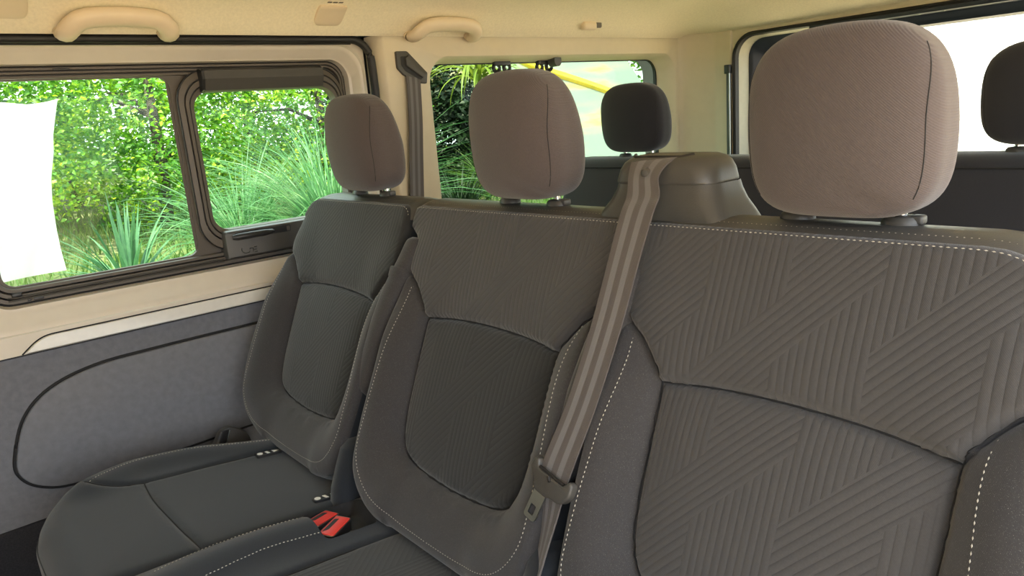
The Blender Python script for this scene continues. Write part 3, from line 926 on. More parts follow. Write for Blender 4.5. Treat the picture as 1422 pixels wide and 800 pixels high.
# ------------------------------------------------------------------ seat cushions
def cush_height(outl, ridges, base=.0, r=.05, crown=.006):
    O = np.array(resample(outl, .006, True))
    def height(P):
        d = dist_poly(P, O, True)
        h = base + crown * (1 - np.exp(-d / .06))
        for (path, amp, wid) in ridges:
            dr = dist_poly(P, np.array(path))
            h = h + amp * np.exp(-(dr / wid) ** 2)
        e = np.clip(1 - d / r, 0, 1)
        return h - r * (1 - np.sqrt(np.clip(1 - e * e, 0, 1)))
    return height
# single seat cushion
lb_st = catmull([(-1.600, .378), (-1.640, .290), (-1.640, .220), (-1.630, .162), (-1.595, .085), (-1.560, .0), (-1.55, -.04)], 6)
lb_seam = catmull([(-1.612, .384), (-1.590, .374), (-1.572, .350), (-1.553, .289), (-1.548, .161), (-1.531, .024), (-1.528, -.04)], 6)
outC = rpoly([(-1.60, -.05), (-1.180, -.05), (-1.180, .490), (-1.50, .490), (-1.600, .455), (-1.690, .375), (-1.722, .26), (-1.700, .12), (-1.650, .04)], [.02, .02, .03, .06, .05, .06, .06, .06, .04])
hC = cush_height(outC, [(lb_st, .016, .045)], r=.045)
cross = catmull([(-1.553, .289), (-1.46, .296), (-1.364, .294), (-1.28, .290), (-1.19, .281)], 6)
def groove(fn, paths):
    A = [np.array(p) for p in paths]
    return lambda P: fn(P) - .005 * np.exp(-(np.min([dist_poly(P, a) for a in A], axis=0) / .006) ** 2)
hC = groove(hC, [lb_seam, cross])
padC = Pad(outC, [lb_seam, cross[1:-1]], hC, seatp, step=.008, r=.045)
c = padC.c
poly = np.array([tuple(p) for p in lb_seam] + [(-1.60, -.06), (-1.80, -.06), (-1.80, .384)])
isb = inside(c, poly)
frontm = (c[:, 1] > np.interp(c[:, 0], [p[0] for p in cross], [p[1] for p in cross])) & ~isb
padC.part(isb, 'cushion_bolster', M['cloth_smooth'], single, label='raised side bolster of the cushion')
padC.part(frontm, 'cushion_front', M['cloth_smooth'], single)
padC.part(~isb & ~frontm, 'cushion_seat', M['cloth_rib_dim'] if False else M['cloth_smooth'], single)
padC.skirt([(0, 0), (.002, .01), (.003, .05), (-.004, .11), (-.02, .15)], 'cushion_side', M['cloth_smooth'], single)
mb = MB(); mb.tube(padC.on(lb_seam, .0004), .0012, 5); mb.tube(padC.on(cross, .0004), .0012, 5)
mb.build('seam_cord', M['seam_dark'], single)
O = padC.O; k = O[(O[:, 1] > .40)]; k = k[np.argsort(np.arctan2(k[:, 1] - .2, k[:, 0] + 1.42))]
edge2 = catmull([(-1.700, .18), (-1.690, .12), (-1.655, .055), (-1.62, .005)], 6)
stitches([padC.on(lb_st), padC.on([(a, b - .005) for a, b in k]), padC.on(edge2)], 'stitching', single, w=.0009)
mb = MB(); mb.box(-1.69, -1.22, .10, .52, FLOOR, -.80, .01)
mb.build('seat_base', M['blackp'], single)

# middle and right cushion, with the raised pad that holds the buckles
outD = rpoly([(-1.198, -.05), (-.14, -.05), (-.14, .490), (-1.198, .490)], [.02, .02, .05, .03])
st1 = catmull([(-1.150, .375), (-1.166, .340), (-1.183, .280), (-1.190, .224), (-1.180, .170), (-1.166, .128)], 6)
st2 = catmull([(-1.085, .36), (-1.098, .310), (-1.112, .220), (-1.106, .15), (-1.102, .118)], 6)
pathr = catmull([(-1.10, .46), (-1.135, .34), (-1.150, .22), (-1.140, .10), (-1.14, -.05)], 6)
line_end = [(-1.040, -.05), (-1.040, .10), (-1.040, .22), (-1.042, .40), (-1.05, .485)]
hD0 = cush_height(outD, [(pathr, .024, .050)], r=.012, crown=.003)
hole = rpoly([(-1.188, .012), (-1.082, .012), (-1.082, .118), (-1.188, .118)], .016)
hD1 = groove(hD0, [line_end])
Hn = np.array(hole)
def hD(P):
    h = hD1(P); d = dist_poly(P, Hn, True); i = inside(P, Hn)
    return np.where(i, h - .030 * smooth(d / .010), h)
padD = Pad(outD, [line_end, list(hole) + [hole[0]]], hD, seatp, step=.0075, r=.02)
c = padD.c
lft = c[:, 0] < np.interp(c[:, 1], [p[1] for p in line_end], [p[0] for p in line_end])
pk = inside(c, Hn)
padD.part(lft & ~pk, 'buckle_pad', M['cloth_smooth'], double, label='raised cushion strip with a pocket for two buckles')
padD.part(pk, 'buckle_pocket', M['seam_dark'], double, label='dark sunken pocket')
padD.part(~lft, 'cushion_seat', M['cloth_rib_dim'], double)
padD.skirt([(0, 0), (.002, .01), (.003, .05), (-.004, .11), (-.02, .15)], 'cushion_side', M['cloth_smooth'], double)
mb = MB(); mb.tube(padD.on(line_end, .0004), .0014, 5); mb.build('seam_cord', M['seam_dark'], double)
stitches([padD.on(st1), padD.on(st2)], 'stitching', double, w=.0009)
mb = MB(); mb.box(-1.15, -.18, .10, .52, FLOOR, -.80, .01)
mb.build('seat_base', M['blackp'], double)

# child seat anchor tags: dark tab with a white printed head, belt and arrow
def anchor_tag(root, xc, sc, pad, tilt):
    M4 = lambda a, b, d: Vector(seatp(xc + a * math.cos(tilt) - b * math.sin(tilt), sc + a * math.sin(tilt) + b * math.cos(tilt), d + float(pad.height(np.array([[xc, sc]]))[0])))
    mb = MB(); mb.prism(rpoly([(-.010, -.030), (.010, -.030), (.010, .026), (-.010, .026)], .006), M4, -.002, .004)
    t = mb.build('anchor_tag', M['blackp'], root, label='small dark child seat anchor tag with white print')
    mb = MB()
    mb.prism([(.0062 * math.cos(a), .017 + .0062 * math.sin(a)) for a in np.linspace(0, 2 * math.pi, 13)[:-1]], M4, .003, .0046)
    mb.prism([(-.006, .006), (.006, .002), (.006, -.004), (-.006, .000)], M4, .003, .0046)
    mb.prism([(-.006, -.010), (.006, -.012), (.0, -.024)], M4, .003, .0046)
    mb.build('tag_print', M['white_print'], t, smooth=False)
anchor_tag(single, -1.518, .042, padC, .10)
anchor_tag(single, -1.240, .040, padC, .10)

# ------------------------------------------------------------------ belt buckles
def buckle(x, s, ang, h, label, tilt=.0):
    ca, sa = math.cos(ang), math.sin(ang)
    q = lambda a, b, d: Vector(seatp(x + a * ca - b * sa, s + a * sa + b * ca, h + d + b * tilt))
    t = thing('belt_buckle', q(0, 0, -.04), label, 'belt buckle', 'red buckles in the cushion pocket')
    mb = MB(); mb.prism(rpoly([(-.0165, -.030), (.0165, -.030), (.0165, .030), (-.0165, .030)], .004), q, -.045, .000)
    mb.build('buckle_body', M['blackp'], t)
    mb = MB(); mb.prism(rpoly([(-.0145, -.028), (.0145, -.028), (.0145, .028), (-.0145, .028)], .003), q, -.002, .003, bev=.001)
    mb.build('release_button', M['red'], t, label='red release button')
    mb = MB(); mb.prism(rpoly([(-.0115, -.017), (-.0035, -.020), (-.0035, .014), (-.0115, .023)], .002), q, .001, .0034)
    mb.build('tongue_slot', M['rubber'], t)
    mb = MB(); mb.tube([q(a, b, .0015) for a, b in rpoly([(-.0160, -.0295), (.0160, -.0295), (.0160, .0295), (-.0160, .0295)], .004)], .0008, 5, closed=True)
    mb.build('bright_rim', M['steel'], t)
buckle(-1.156, .090, -.42, .010, 'red button belt buckle in the cushion pocket, the one nearer the sliding door', .05)
buckle(-1.118, .084, -.52, .008, 'red button belt buckle in the cushion pocket, the one farther from the sliding door', -.10)
# dark buckle stalk between the single seat and the door
t = thing('belt_bracket', (-1.715, .52, -.74), 'dark belt anchor bracket wedged between the single seat and the door pad', 'belt anchor')
mb = MB(); mb.prism(rpoly([(.440, -.760), (.560, -.760), (.552, -.712), (.510, -.684), (.488, -.688)], [.004, .004, .02, .006, .006]), lambda a, b, d: (-1.742 + d, a, b), 0, .018, bev=.003)
mb.build('bracket_cover', M['greyp'], t)
mb = MB(); mb.prism([(.458, -.76), (.474, -.76), (.505, -.688), (.491, -.688)], lambda a, b, d: (-1.7425 + d, a, b), .0, .024, bev=.002)
mb.build('bracket_edge', M['blackp'], t)
mb = MB(); mb.tube([(-1.718, .478, -.755), (-1.718, .507, -.689)], .0012, 6); mb.build('bracket_rim', M['steel'], t)

# ------------------------------------------------------------------ seat belts
def web_mat():
    T = NT('belt webbing'); b = T.b
    b.inputs['Roughness'].default_value = .6; b.inputs['Sheen Weight'].default_value = .2
    uv = T.n('ShaderNodeUVMap'); sep = T.n('ShaderNodeSeparateXYZ'); T.link(uv.outputs[0], sep.inputs[0])
    u, v = sep.outputs[0], sep.outputs[1]
    g, a = (.082, .070, .065, 1), (.150, .142, .145, 1)
    st = [(0, g), (.17, g), (.20, a), (.36, a), (.39, g), (.56, g), (.59, a), (.74, a), (.77, g), (1, g)]
    T.link(T.ramp(u, st), b.inputs['Base Color'])
    h = T.math('SINE', T.math('ADD', T.math('MULTIPLY', v, 2 * math.pi / .0022), T.math('MULTIPLY', T.math('ABSOLUTE', T.math('SUBTRACT', T.math('FRACT', T.math('MULTIPLY', u, 5.0)), .5)), 12.0)))
    T.bump(h, .25, .0005)
    return T.m
M['webbing'] = web_mat()
def webbing(stations, mat, root, name='webbing', th=.0013, nu=10, **kw):
    """stations: (left edge, right edge) pairs; swept as a thin strap with rounded edges"""
    L = np.array(catmull([tuple(a) for a, b in stations], 8)); R = np.array(catmull([tuple(b) for a, b in stations], 8))
    mb = MB(); rows = []; uvs = []; s = 0; prev = None
    for i, (a, b) in enumerate(zip(L, R)):
        m = (a + b) / 2
        if prev is not None: s += np.linalg.norm(m - prev)
        prev = m
        d = np.gradient((L + R) / 2, axis=0)[i]; d /= np.linalg.norm(d)
        n = np.cross(b - a, d); n /= np.linalg.norm(n)
        fr = [a + (b - a) * k / nu + n * th for k in range(nu + 1)]
        bk = [a + (b - a) * k / nu - n * th for k in range(nu, -1, -1)]
        rows.append([tuple(p) for p in fr + bk]); uvs += [(k / nu, s) for k in range(nu + 1)] + [(k / nu, s) for k in range(nu, -1, -1)]
    mb.loft(rows, closed=True, caps=True); mb.uv = np.array(uvs)
    return mb.build(name, mat, root, angle=50, **kw)

f = back(0)
belt = thing('seat_belt', f(-.66, .2, .05), 'grey striped seat belt with a steel tongue hanging across the double seat', 'seat belt')
st = [((-.693, .832, -.076), (-.614, .832, -.0745)), ((-.689, .818, -.083), (-.622, .814, -.082)), ((-.680, .800, -.100), (-.625, .797, -.098)),
      (f(-.668, .615, .030), f(-.6145, .620, .028)), (f(-.660, .585, .044), f(-.607, .592, .042)), (f(-.657, .52, .050), f(-.605, .53, .050)), (f(-.660, .42, .051), f(-.609, .44, .050)), (f(-.671, .317, .051), f(-.620, .330, .050)), (f(-.689, .235, .050), f(-.636, .232, .050)), (f(-.693, .200, .049), f(-.641, .196, .049))]
webbing([(Vector(a), Vector(b)) for a, b in st], M['webbing'], belt)
st = [(f(-.684, .195, .044), f(-.643, .190, .047)), (f(-.681, .16, .036), f(-.644, .165, .048)), (f(-.680, .12, .030), f(-.648, .125, .048)), (f(-.681, .06, .026), f(-.654, .06, .046)), (f(-.684, -.03, .022), f(-.662, -.03, .040)), (f(-.686, -.10, .02), f(-.668, -.10, .036))]
webbing([(Vector(a), Vector(b)) for a, b in st], M['webbing'], belt, name='lower_webbing')
mb = MB(); mb.tube([Vector((-.650, .805, -.092)), Vector((-.650, .798, -.094)), Vector((-.650, .7955, -.0945))], [.0062, .0062, .003], 12)
mb.build('stop_button', M['greyp'], belt, label='small round stop button on the webbing')
# tongue: moulded grip, steel plate with a window
ang = math.radians(-12)
def tq(a, b, d):
    ca, sa = math.cos(ang), math.sin(ang)
    return Vector(f(-.667 + a * ca - b * sa, .207 + a * sa + b * ca, .050 + d))
grip = rpoly([(-.042, .004), (-.038, .020), (-.030, .022), (-.024, .010), (.026, .010), (.034, .022), (.041, .018), (.043, .002), (.030, -.016), (.014, -.016), (.004, -.020), (-.020, -.020), (-.024, -.010)], [.006, .004, .004, .004, .004, .004, .005, .006, .008, .006, .006, .006, .006])
mb = MB(); mb.prism(grip[::-1], tq, -.007, .008, bev=.003)
tg_ = mb.build('tongue_grip', M['greyp'], belt, angle=45, label='dark moulded belt tongue grip')
mb = MB(); mb.tube([tq(-.024, .012, .006), tq(.026, .012, .006)], .0024, 6); mb.tube([tq(-.002, .009, .0085), tq(.004, .004, .0088)], .0026, 6)
mb.build('grip_slot', M['rubber'], tg_)
po = rpoly([(-.025, -.062), (-.001, -.062), (.001, -.016), (-.023, -.016)], [.006, .006, .002, .002])
pi_ = rpoly([(-.0185, -.055), (-.0075, -.055), (-.0075, -.041), (-.0185, -.041)], .002)
mb = MB()
for d in (.0012, -.0012): mb.holed(po, pi_, lambda a, b, d=d: tq(a, b, d))
for P in (po, pi_): mb.loft([[tq(a, b, d) for a, b in P] for d in (-.0012, .0012)], closed=True)
mb.build('tongue_plate', M['steel'], belt, angle=30, label='steel tongue plate with a square window')

pb = thing('seat_belt', (-1.79, 1.18, -.2), 'seat belt coming out of a slanted slot in the cream door pillar', 'seat belt')
hex_ = rpoly([(1.147, .196), (1.147, .151), (1.165, .132), (1.222, .108), (1.240, .106), (1.246, .136), (1.184, .196)], .004)
mb = MB(); mb.prism(hex_[::-1] if False else hex_, lambda a, b, d: (XL + d, a, b), -.002, .010, bev=.003)
bz = mb.build('slot_bezel', M['greyp'], pb, angle=25, label='dark slanted slot bezel')
mb = MB(); mb.prism(rpoly([(1.158, .182), (1.158, .158), (1.170, .142), (1.218, .116), (1.2335, .130), (1.176, .182)], .003), lambda a, b, d: (XL + d, a, b), .006, .0108)
mb.build('slot_opening', M['rubber'], bz)
mb = MB(); mb.prism(rpoly([(1.172, .178), (1.172, .156), (1.224, .122), (1.240, .134), (1.184, .186)], .003), lambda a, b, d: (XL + d, a, b), .008, .018, bev=.003)
mb.build('slot_lip', M['greyp'], bz)
stp = [((-1.796, 1.173, .148), (-1.792, 1.220, .122)), ((-1.787, 1.168, .10), (-1.787, 1.214, .10)), ((-1.785, 1.160, .0), (-1.785, 1.206, .0)), ((-1.785, 1.146, -.12), (-1.785, 1.193, -.12)), ((-1.785, 1.128, -.30), (-1.785, 1.176, -.30)), ((-1.785, 1.11, -.60), (-1.785, 1.158, -.60)), ((-1.79, 1.10, -.95), (-1.79, 1.146, -.95))]
webbing([(Vector(a), Vector(b)) for a, b in stp], M['webbing'], pb)

# ------------------------------------------------------------------ rear bench
rear = thing('rear_bench', (-.92, 1.75, FLOOR), 'dark plain rear bench seat across the van in front of the tailgate', 'car seat')
secs = [(-.74, 1.50, 1.66), (-.45, 1.60, 1.75), (-.215, 1.69, 1.82), (-.175, 1.707, 1.826), (-.162, 1.722, 1.82), (-.157, 1.745, 1.81)]
mb = MB(); x0, x1 = -1.715, -.12
for z0s in (0,):
    rows = []
    for z, y0, y1 in secs:
        k = .012 if z > -.16 else (.004 if z > -.17 else 0)
        rows.append([(a, b, z) for a, b in rrect(x0 + k, x1 - k, y0, y1, .03, 4)])
    mb.loft(rows, closed=True, caps=True)
mb.build('backrest', M['cloth_rear'], rear, angle=50)
mb = MB(); mb.tube([(x, 1.702, -.183) for x in np.linspace(x0 + .03, x1 - .03, 24)], .0022, 6); mb.build('piping', M['seam_dark'], rear)
mb = MB(); mb.box(x0, x1, 1.05, 1.60, -.85, -.68, .04); mb.build('cushion', M['cloth_rear'], rear)
mb = MB(); mb.box(x0 + .03, x1 - .03, 1.15, 1.60, FLOOR, -.84); mb.build('seat_base', M['blackp'], rear)
for x in (-1.470, -.940, -.418):
    headrest(rear, x, 1.768, -.044, M['cloth_rear'], sx=.118, sz=.098, sy=.050, dx=.052, ztop=-.154, crease=False)

# ------------------------------------------------------------------ headliner fittings
def on_liner(y, w):
    """point on the side shoulder of the headliner: w = height above the seal"""
    zs = [p[1] for p in prof[:7]]; xs = [p[0] for p in prof[:7]]
    return Vector((float(np.interp(.236 + w, zs, xs)), y, .236 + w))
def grab(y0, y1, z0, h, label, r=.0185):
    t = thing('grab_handle', on_liner((y0 + y1) / 2, z0), label, 'grab handle', 'cream ceiling grab handles')
    nrm = Vector((.62, 0, -.78)); upv = Vector((.62, 0, .78))
    A = on_liner(0, z0); 
    pts = [(y0 + .012, 0, .0), (y0 + .012, h * .10, .016), (y0 + .016, h * .42, .030), (y0 + .034, h * .75, .034), (y0 + .062, h * .86, .034), (.5 * (y0 + y1), h * .90, .034), (y1 - .062, h * .86, .034), (y1 - .034, h * .75, .034), (y1 - .016, h * .42, .030), (y1 - .012, h * .10, .016), (y1 - .012, 0, .0)]
    C = catmull(pts, 5)
    P = [Vector((A.x, y, A.z)) + upv * b + nrm * d for y, b, d in C]
    mb = MB(); mb.tube(P, r * 1.15, 12, ry=r * .85, up=Vector((1, 0, -.8)).normalized())
    mb.build('handle_bar', M['hookp'], t)
    for y in (y0 + .012, y1 - .012):
        mb = MB(); c0 = Vector((A.x, y, A.z)) + nrm * .002
        rows = [[c0 + Vector((0, 1, 0)) * (rr * 1.0 * math.cos(k)) + upv * (rr * .95 * math.sin(k)) + nrm * dd for k in np.linspace(0, 2 * math.pi, 17)[:-1]] for rr, dd in ((.0165, -.004), (.0165, .004), (.014, .009))]
        mb.loft(rows, closed=True, caps=True)
        mb.build('handle_foot', M['hookp'], t)
grab(.334, .560, .004, .070, 'cream ceiling grab handle above the sliding door window')
grab(1.186, 1.420, .004, .068, 'cream ceiling grab handle above the quarter window')
def tab(yc, w, z0, z1, label):
    t = thing('coat_hook', on_liner(yc, z0), label, 'coat hook', 'cream ceiling tabs')
    nrm = Vector((.62, 0, -.78))
    P = rpoly([(yc - w, z0), (yc + w, z0), (yc + w, z1), (yc - w, z1)], [.016, .016, .004, .004])
    def q(a, b, d): return on_liner(a, b) + nrm * d
    rows = [[q(a, b, d) for a, b in (inset(P, i) if i else P)] for d, i in ((-.004, 0), (.005, 0), (.0075, .003))]
    mb = MB(); mb.loft(rows, closed=True)
    tri = tessellate_polygon([[Vector((a, b, 0)) for a, b in inset(P, .003)]]); mb.add(rows[-1], tri)
    mb.build('hook_tab', M['hookp'], t)
    mb = MB()
    for k in (-.4, 0, .4): mb.box(-.004, .004, -.005, .005, -.001, .001, .0, Matrix.Translation(q(yc + k * w, z1 + .005, .0005)))
    mb.build('tab_slots', M['railp'], t)
tab(.212, .072, .027, .066, 'rounded cream tab on the headliner, nearest the camera')
tab(.933, .038, .024, .062, 'rounded cream tab on the headliner between the two grab handles')
t = thing('coat_hook', on_liner(1.89, .03), 'small cream coat hook on the headliner above the quarter window, behind the second grab handle', 'coat hook', 'cream ceiling tabs')
nrm = Vector((.62, 0, -.78)); c0 = on_liner(1.89, .036)
mb = MB(); mb.box(-.012, .012, -.036, .028, -.014, .014, .008, Matrix.Translation(c0 + nrm * .006)); mb.build('hook_tab', M['hookp'], t)
mb = MB(); mb.box(-.006, .006, .0, .04, -.010, .010, .005, Matrix.Translation(c0 + Vector((.002, .020, 0)))); mb.build('hook_base', M['railp'], t)


# ------------------------------------------------------------------ outside
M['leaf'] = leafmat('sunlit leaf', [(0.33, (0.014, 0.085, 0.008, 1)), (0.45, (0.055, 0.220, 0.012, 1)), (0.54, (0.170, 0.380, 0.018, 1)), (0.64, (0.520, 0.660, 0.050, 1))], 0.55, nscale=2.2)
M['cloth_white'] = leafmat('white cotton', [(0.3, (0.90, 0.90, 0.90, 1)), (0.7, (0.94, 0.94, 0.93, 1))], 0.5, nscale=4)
M['leaf_shade'] = leafmat('leaf with shade in its colour', [(0.35, (0.008, 0.020, 0.010, 1)), (0.55, (0.018, 0.042, 0.016, 1)), (0.75, (0.045, 0.085, 0.030, 1))], 0.25, nscale=2.0)  # shade of the thicket put into the colour as darker greens
M['leaf_back'] = leafmat('deep green leaf', [(0.3, (0.018, 0.095, 0.010, 1)), (0.48, (0.070, 0.230, 0.014, 1)), (0.65, (0.320, 0.500, 0.035, 1))], 0.5, nscale=1.3)
M['yucca'] = leafmat('blue green sword leaf', [(0.3, (0.035, 0.120, 0.060, 1)), (0.6, (0.085, 0.210, 0.095, 1)), (0.8, (0.200, 0.330, 0.120, 1))], 0.3, nscale=6)
M['reed'] = leafmat('pale green blade', [(0.3, (0.040, 0.140, 0.050, 1)), (0.55, (0.095, 0.250, 0.095, 1)), (0.8, (0.340, 0.460, 0.230, 1))], 0.45, nscale=5)
M['palm'] = leafmat('yellow green strap leaf', [(0.3, (0.100, 0.180, 0.025, 1)), (0.6, (0.260, 0.340, 0.040, 1)), (0.8, (0.420, 0.460, 0.080, 1))], 0.4, nscale=5)
M['turf'] = leafmat('short grass blade', [(0.3, (0.045, 0.120, 0.022, 1)), (0.55, (0.110, 0.210, 0.040, 1)), (0.75, (0.380, 0.400, 0.150, 1))], 0.4, nscale=3)
M['bark'] = plain('grey brown bark', (0.050, 0.042, 0.032, 1), 0.9, var=0.3, nscale=12, bump=0.6, bscale=40)
def ground_mat():
    T = NT('dry earth and paving')
    T.b.inputs['Roughness'].default_value = .95
    tc = T.n('ShaderNodeTexCoord')
    f = T.noise(1.3, 6, .6); 
    sep = T.n('ShaderNodeSeparateXYZ'); T.link(tc.outputs['Object'], sep.inputs[0])
    soil = T.ramp(f, [(.35, (.030, .055, .015, 1)), (.55, (.075, .110, .03, 1)), (.72, (.25, .23, .12, 1))])
    pave = T.ramp(T.noise(9, 4), [(.3, (.50, .38, .24, 1)), (.7, (.58, .46, .30, 1))])
    mx = T.n('ShaderNodeMix', data_type='RGBA')
    T.link(T.math('GREATER_THAN', sep.outputs[0], -2.7), mx.inputs['Factor'])
    T.link(soil, mx.inputs[6]); T.link(pave, mx.inputs[7])
    T.link(mx.outputs[2], T.b.inputs['Base Color'])
    T.bump(T.noise(30, 4), .5, .01)
    return T.m
def gz(x, y):
    x = np.asarray(x, float); y = np.asarray(y, float)
    z = np.interp(-x, [-40, 2.6, 3.2, 4.1, 5.0, 7.0, 12, 40], [-1.62, -1.62, -1.35, -.80, -.72, -.66, -.45, -.2])
    w = smooth((-x - 2.6) / 1.2)
    fade = 1 - smooth((y - 8.0) / 3.0)
    z = -1.62 + (z + 1.62) * fade
    return z + w * fade * (.05 * np.sin(1.7 * x + .6 * y) + .04 * np.sin(2.9 * y + x) + .02 * np.sin(7 * y) * np.sin(6 * x))
xs = np.concatenate([np.linspace(-40, -13, 8), np.linspace(-12, -2.4, 50), np.linspace(-2, 4, 8), [8, 14, 25, 40]])
ys = np.concatenate([[-40, -25, -15, -8], np.linspace(-5, 12, 70), [16, 25, 40]])
mb = MB(); mb.loft([[(x, y, float(gz(x, y))) for x in xs] for y in ys])
mb.build('ground', ground_mat(), kind='structure', angle=180)

def cards(C, D, Nn, L, W, name, mat, parent, fold=.25, **kw):
    """leaves: centre, direction, normal, length, width arrays -> one mesh of folded pointed leaves"""
    n = len(C); S = np.cross(D, Nn); S /= np.linalg.norm(S, axis=1)[:, None] + 1e-9
    L = L[:, None]; W = W[:, None]
    base = C - D * L * .5; tip = C + D * L * .5
    l = C - D * L * .08 + S * W * .5 + Nn * W * fold; r = C - D * L * .08 - S * W * .5 + Nn * W * fold
    V = np.stack([base, l, tip, r], 1).reshape(-1, 3)
    b0 = np.array(ROOT[parent.name]); V = V - b0
    F = (np.arange(n)[:, None, None] * 4 + np.array([[0, 2, 1], [0, 3, 2]])[None]).reshape(-1, 3)
    me = bpy.data.meshes.new(name)
    me.vertices.add(len(V)); me.vertices.foreach_set('co', V.astype(np.float32).ravel())
    me.loops.add(F.size); me.loops.foreach_set('vertex_index', F.astype(np.int32).ravel())
    me.polygons.add(len(F)); me.polygons.foreach_set('loop_start', (np.arange(len(F)) * 3).astype(np.int32))
    me.update(calc_edges=True); me.validate()
    me.materials.append(mat)
    o = bpy.data.objects.new(name, me); col.objects.link(o); o.parent = parent; ROOT[o.name] = tuple(b0)
    return tag(o, kind='stuff', **kw)

def rand_dirs(n):
    d = rng.normal(size=(n, 3)); return d / np.linalg.norm(d, axis=1)[:, None]

def tree(x, y, h, rx, ry, z0, n, size, mat, label, group, name='tree', clusters=90, cat='tree', trunk=.06):
    zb = float(gz(x, y))
    t = thing(name, (x, y, zb), label, cat, group)
    mb = MB()
    path = [(x, y, zb - .1), (x + .05, y + .03, zb + h * .3), (x - .04, y + .06, zb + h * .6), (x + .02, y, zb + h * .92)]
    P = catmull(path, 5)
    mb.tube(P, [trunk * (1 - .75 * i / len(P)) for i in range(len(P))], 8)
    for k in range(7):
        a = rng.uniform(0, 6.28); q = np.array(P[int(len(P) * rng.uniform(.3, .9))]); e = q + np.array([math.cos(a) * rx * .7, math.sin(a) * ry * .7, rng.uniform(.1, .5)])
        mb.tube([tuple(q), tuple((q + e) / 2 + np.array([0, 0, .08])), tuple(e)], [trunk * .4, trunk * .25, trunk * .1], 5)
    mb.build('trunk', M['bark'], t)
    # twigs of leaves spread through the crown
    cz = (z0 + zb + h) / 2; hz = (zb + h - z0) / 2
    d = rand_dirs(clusters) * (rng.uniform(.15, 1, clusters) ** .45)[:, None]
    K = np.array([x, y, cz]) + d * np.array([rx, ry, hz])
    per = n // clusters
    C = np.repeat(K, per, 0) + rng.normal(size=(clusters * per, 3)) * np.array([.20, .20, .12]) * (rx / 1.2)
    m = len(C)
    D = rand_dirs(m); D[:, 2] = D[:, 2] * .5 - .25; D /= np.linalg.norm(D, axis=1)[:, None]
    N = rand_dirs(m) * .7 + np.array([.35, -.15, .75]); N -= D * (N * D).sum(1)[:, None]; N /= np.linalg.norm(N, axis=1)[:, None]
    L = rng.uniform(.7, 1.3, m) * size
    cards(C, D, N, L, L * rng.uniform(.5, .75, m), 'foliage', mat, t)
    return t

G1 = 'leafy trees on the bank'
for (x, y, h, rx, ry, z0, n), lab in zip(((-6.3, .35, 2.0, .9, .9, -.85, 11700), (-6.6, 1.75, 2.1, 1.0, .95, -.75, 13500), (-6.5, 3.2, 2.0, .95, .9, -.80, 11700)),
        ('bright leafy tree behind the white hanging sheet', 'bright leafy tree behind the sword-leaved plant and the window divider', 'bright leafy tree behind the arching grasses in the rear pane')):
    tree(x, y, h, rx, ry, z0, n, .046, M['leaf'], lab, G1)
for (x, y, h, rx, ry, z0, n), lab in zip(((-8.7, -.4, 3.3, 1.5, 1.25, -1.1, 9900), (-8.9, 1.5, 3.4, 1.5, 1.25, -1.1, 9900), (-8.8, 3.4, 3.3, 1.5, 1.25, -1.1, 9900), (-9.0, 5.3, 3.4, 1.5, 1.25, -1.1, 9900)),
        ('leftmost deep green tree of the back row, beyond the white sheet', 'deep green tree of the back row behind the larger sliding pane', 'deep green tree of the back row behind the smaller rear pane', 'rightmost deep green tree of the back row, beside the pale slab')):
    tree(x, y, h, rx, ry, z0, n, .075, M['leaf_back'], lab, 'back row of trees')
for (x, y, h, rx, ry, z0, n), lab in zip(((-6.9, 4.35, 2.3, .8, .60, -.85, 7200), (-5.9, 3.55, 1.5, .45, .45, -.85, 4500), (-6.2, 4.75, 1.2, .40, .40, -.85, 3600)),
        ('tall dark shaded bush at the upper left of the quarter window', 'dark shaded bush at the left edge of the quarter window', 'low dark shaded bush at the foot of the pale slab')):
    tree(x, y, h, rx, ry, z0, n, .075, M['leaf_shade'], lab, 'dark bushes', name='bush', cat='bush', trunk=.03)
for (x, y, h, rx, ry, z0, n), lab in zip(((-9.5, 9.1, 3.4, 1.6, 1.0, -1.1, 5400), (-9.8, 11.4, 3.6, 1.6, 1.2, -1.3, 5400)),
        ('deep green tree just beyond the right end of the pale slab', 'deep green tree farthest beyond the pale slab')):
    tree(x, y, h, rx, ry, z0, n, .10, M['leaf_back'], lab, 'trees beyond the pale slab')

def blade(mb, base, az, length, lean, w, droop, seg=7, twist=0.0):
    """one long leaf: a folded strip that rises, leans out and droops"""
    b = Vector(base); p = b.copy(); ang = lean; rowsL = []
    out = Vector((math.cos(az), math.sin(az), 0)); side = Vector((-math.sin(az), math.cos(az), 0))
    for i in range(seg + 1):
        t = i / seg
        ww = w * (0.75 + .6 * t - 1.33 * t * t) if t < .98 else w * .03
        d = out * math.sin(ang) + Vector((0, 0, 1)) * math.cos(ang)
        nrm = d.cross(side)
        sd = (side * math.cos(twist * t) + nrm * math.sin(twist * t))
        rowsL.append([tuple(p - sd * ww), tuple(p + nrm * ww * .35), tuple(p + sd * ww)])
        p = p + d * (length / seg); ang += droop / seg
    mb.loft(rowsL)

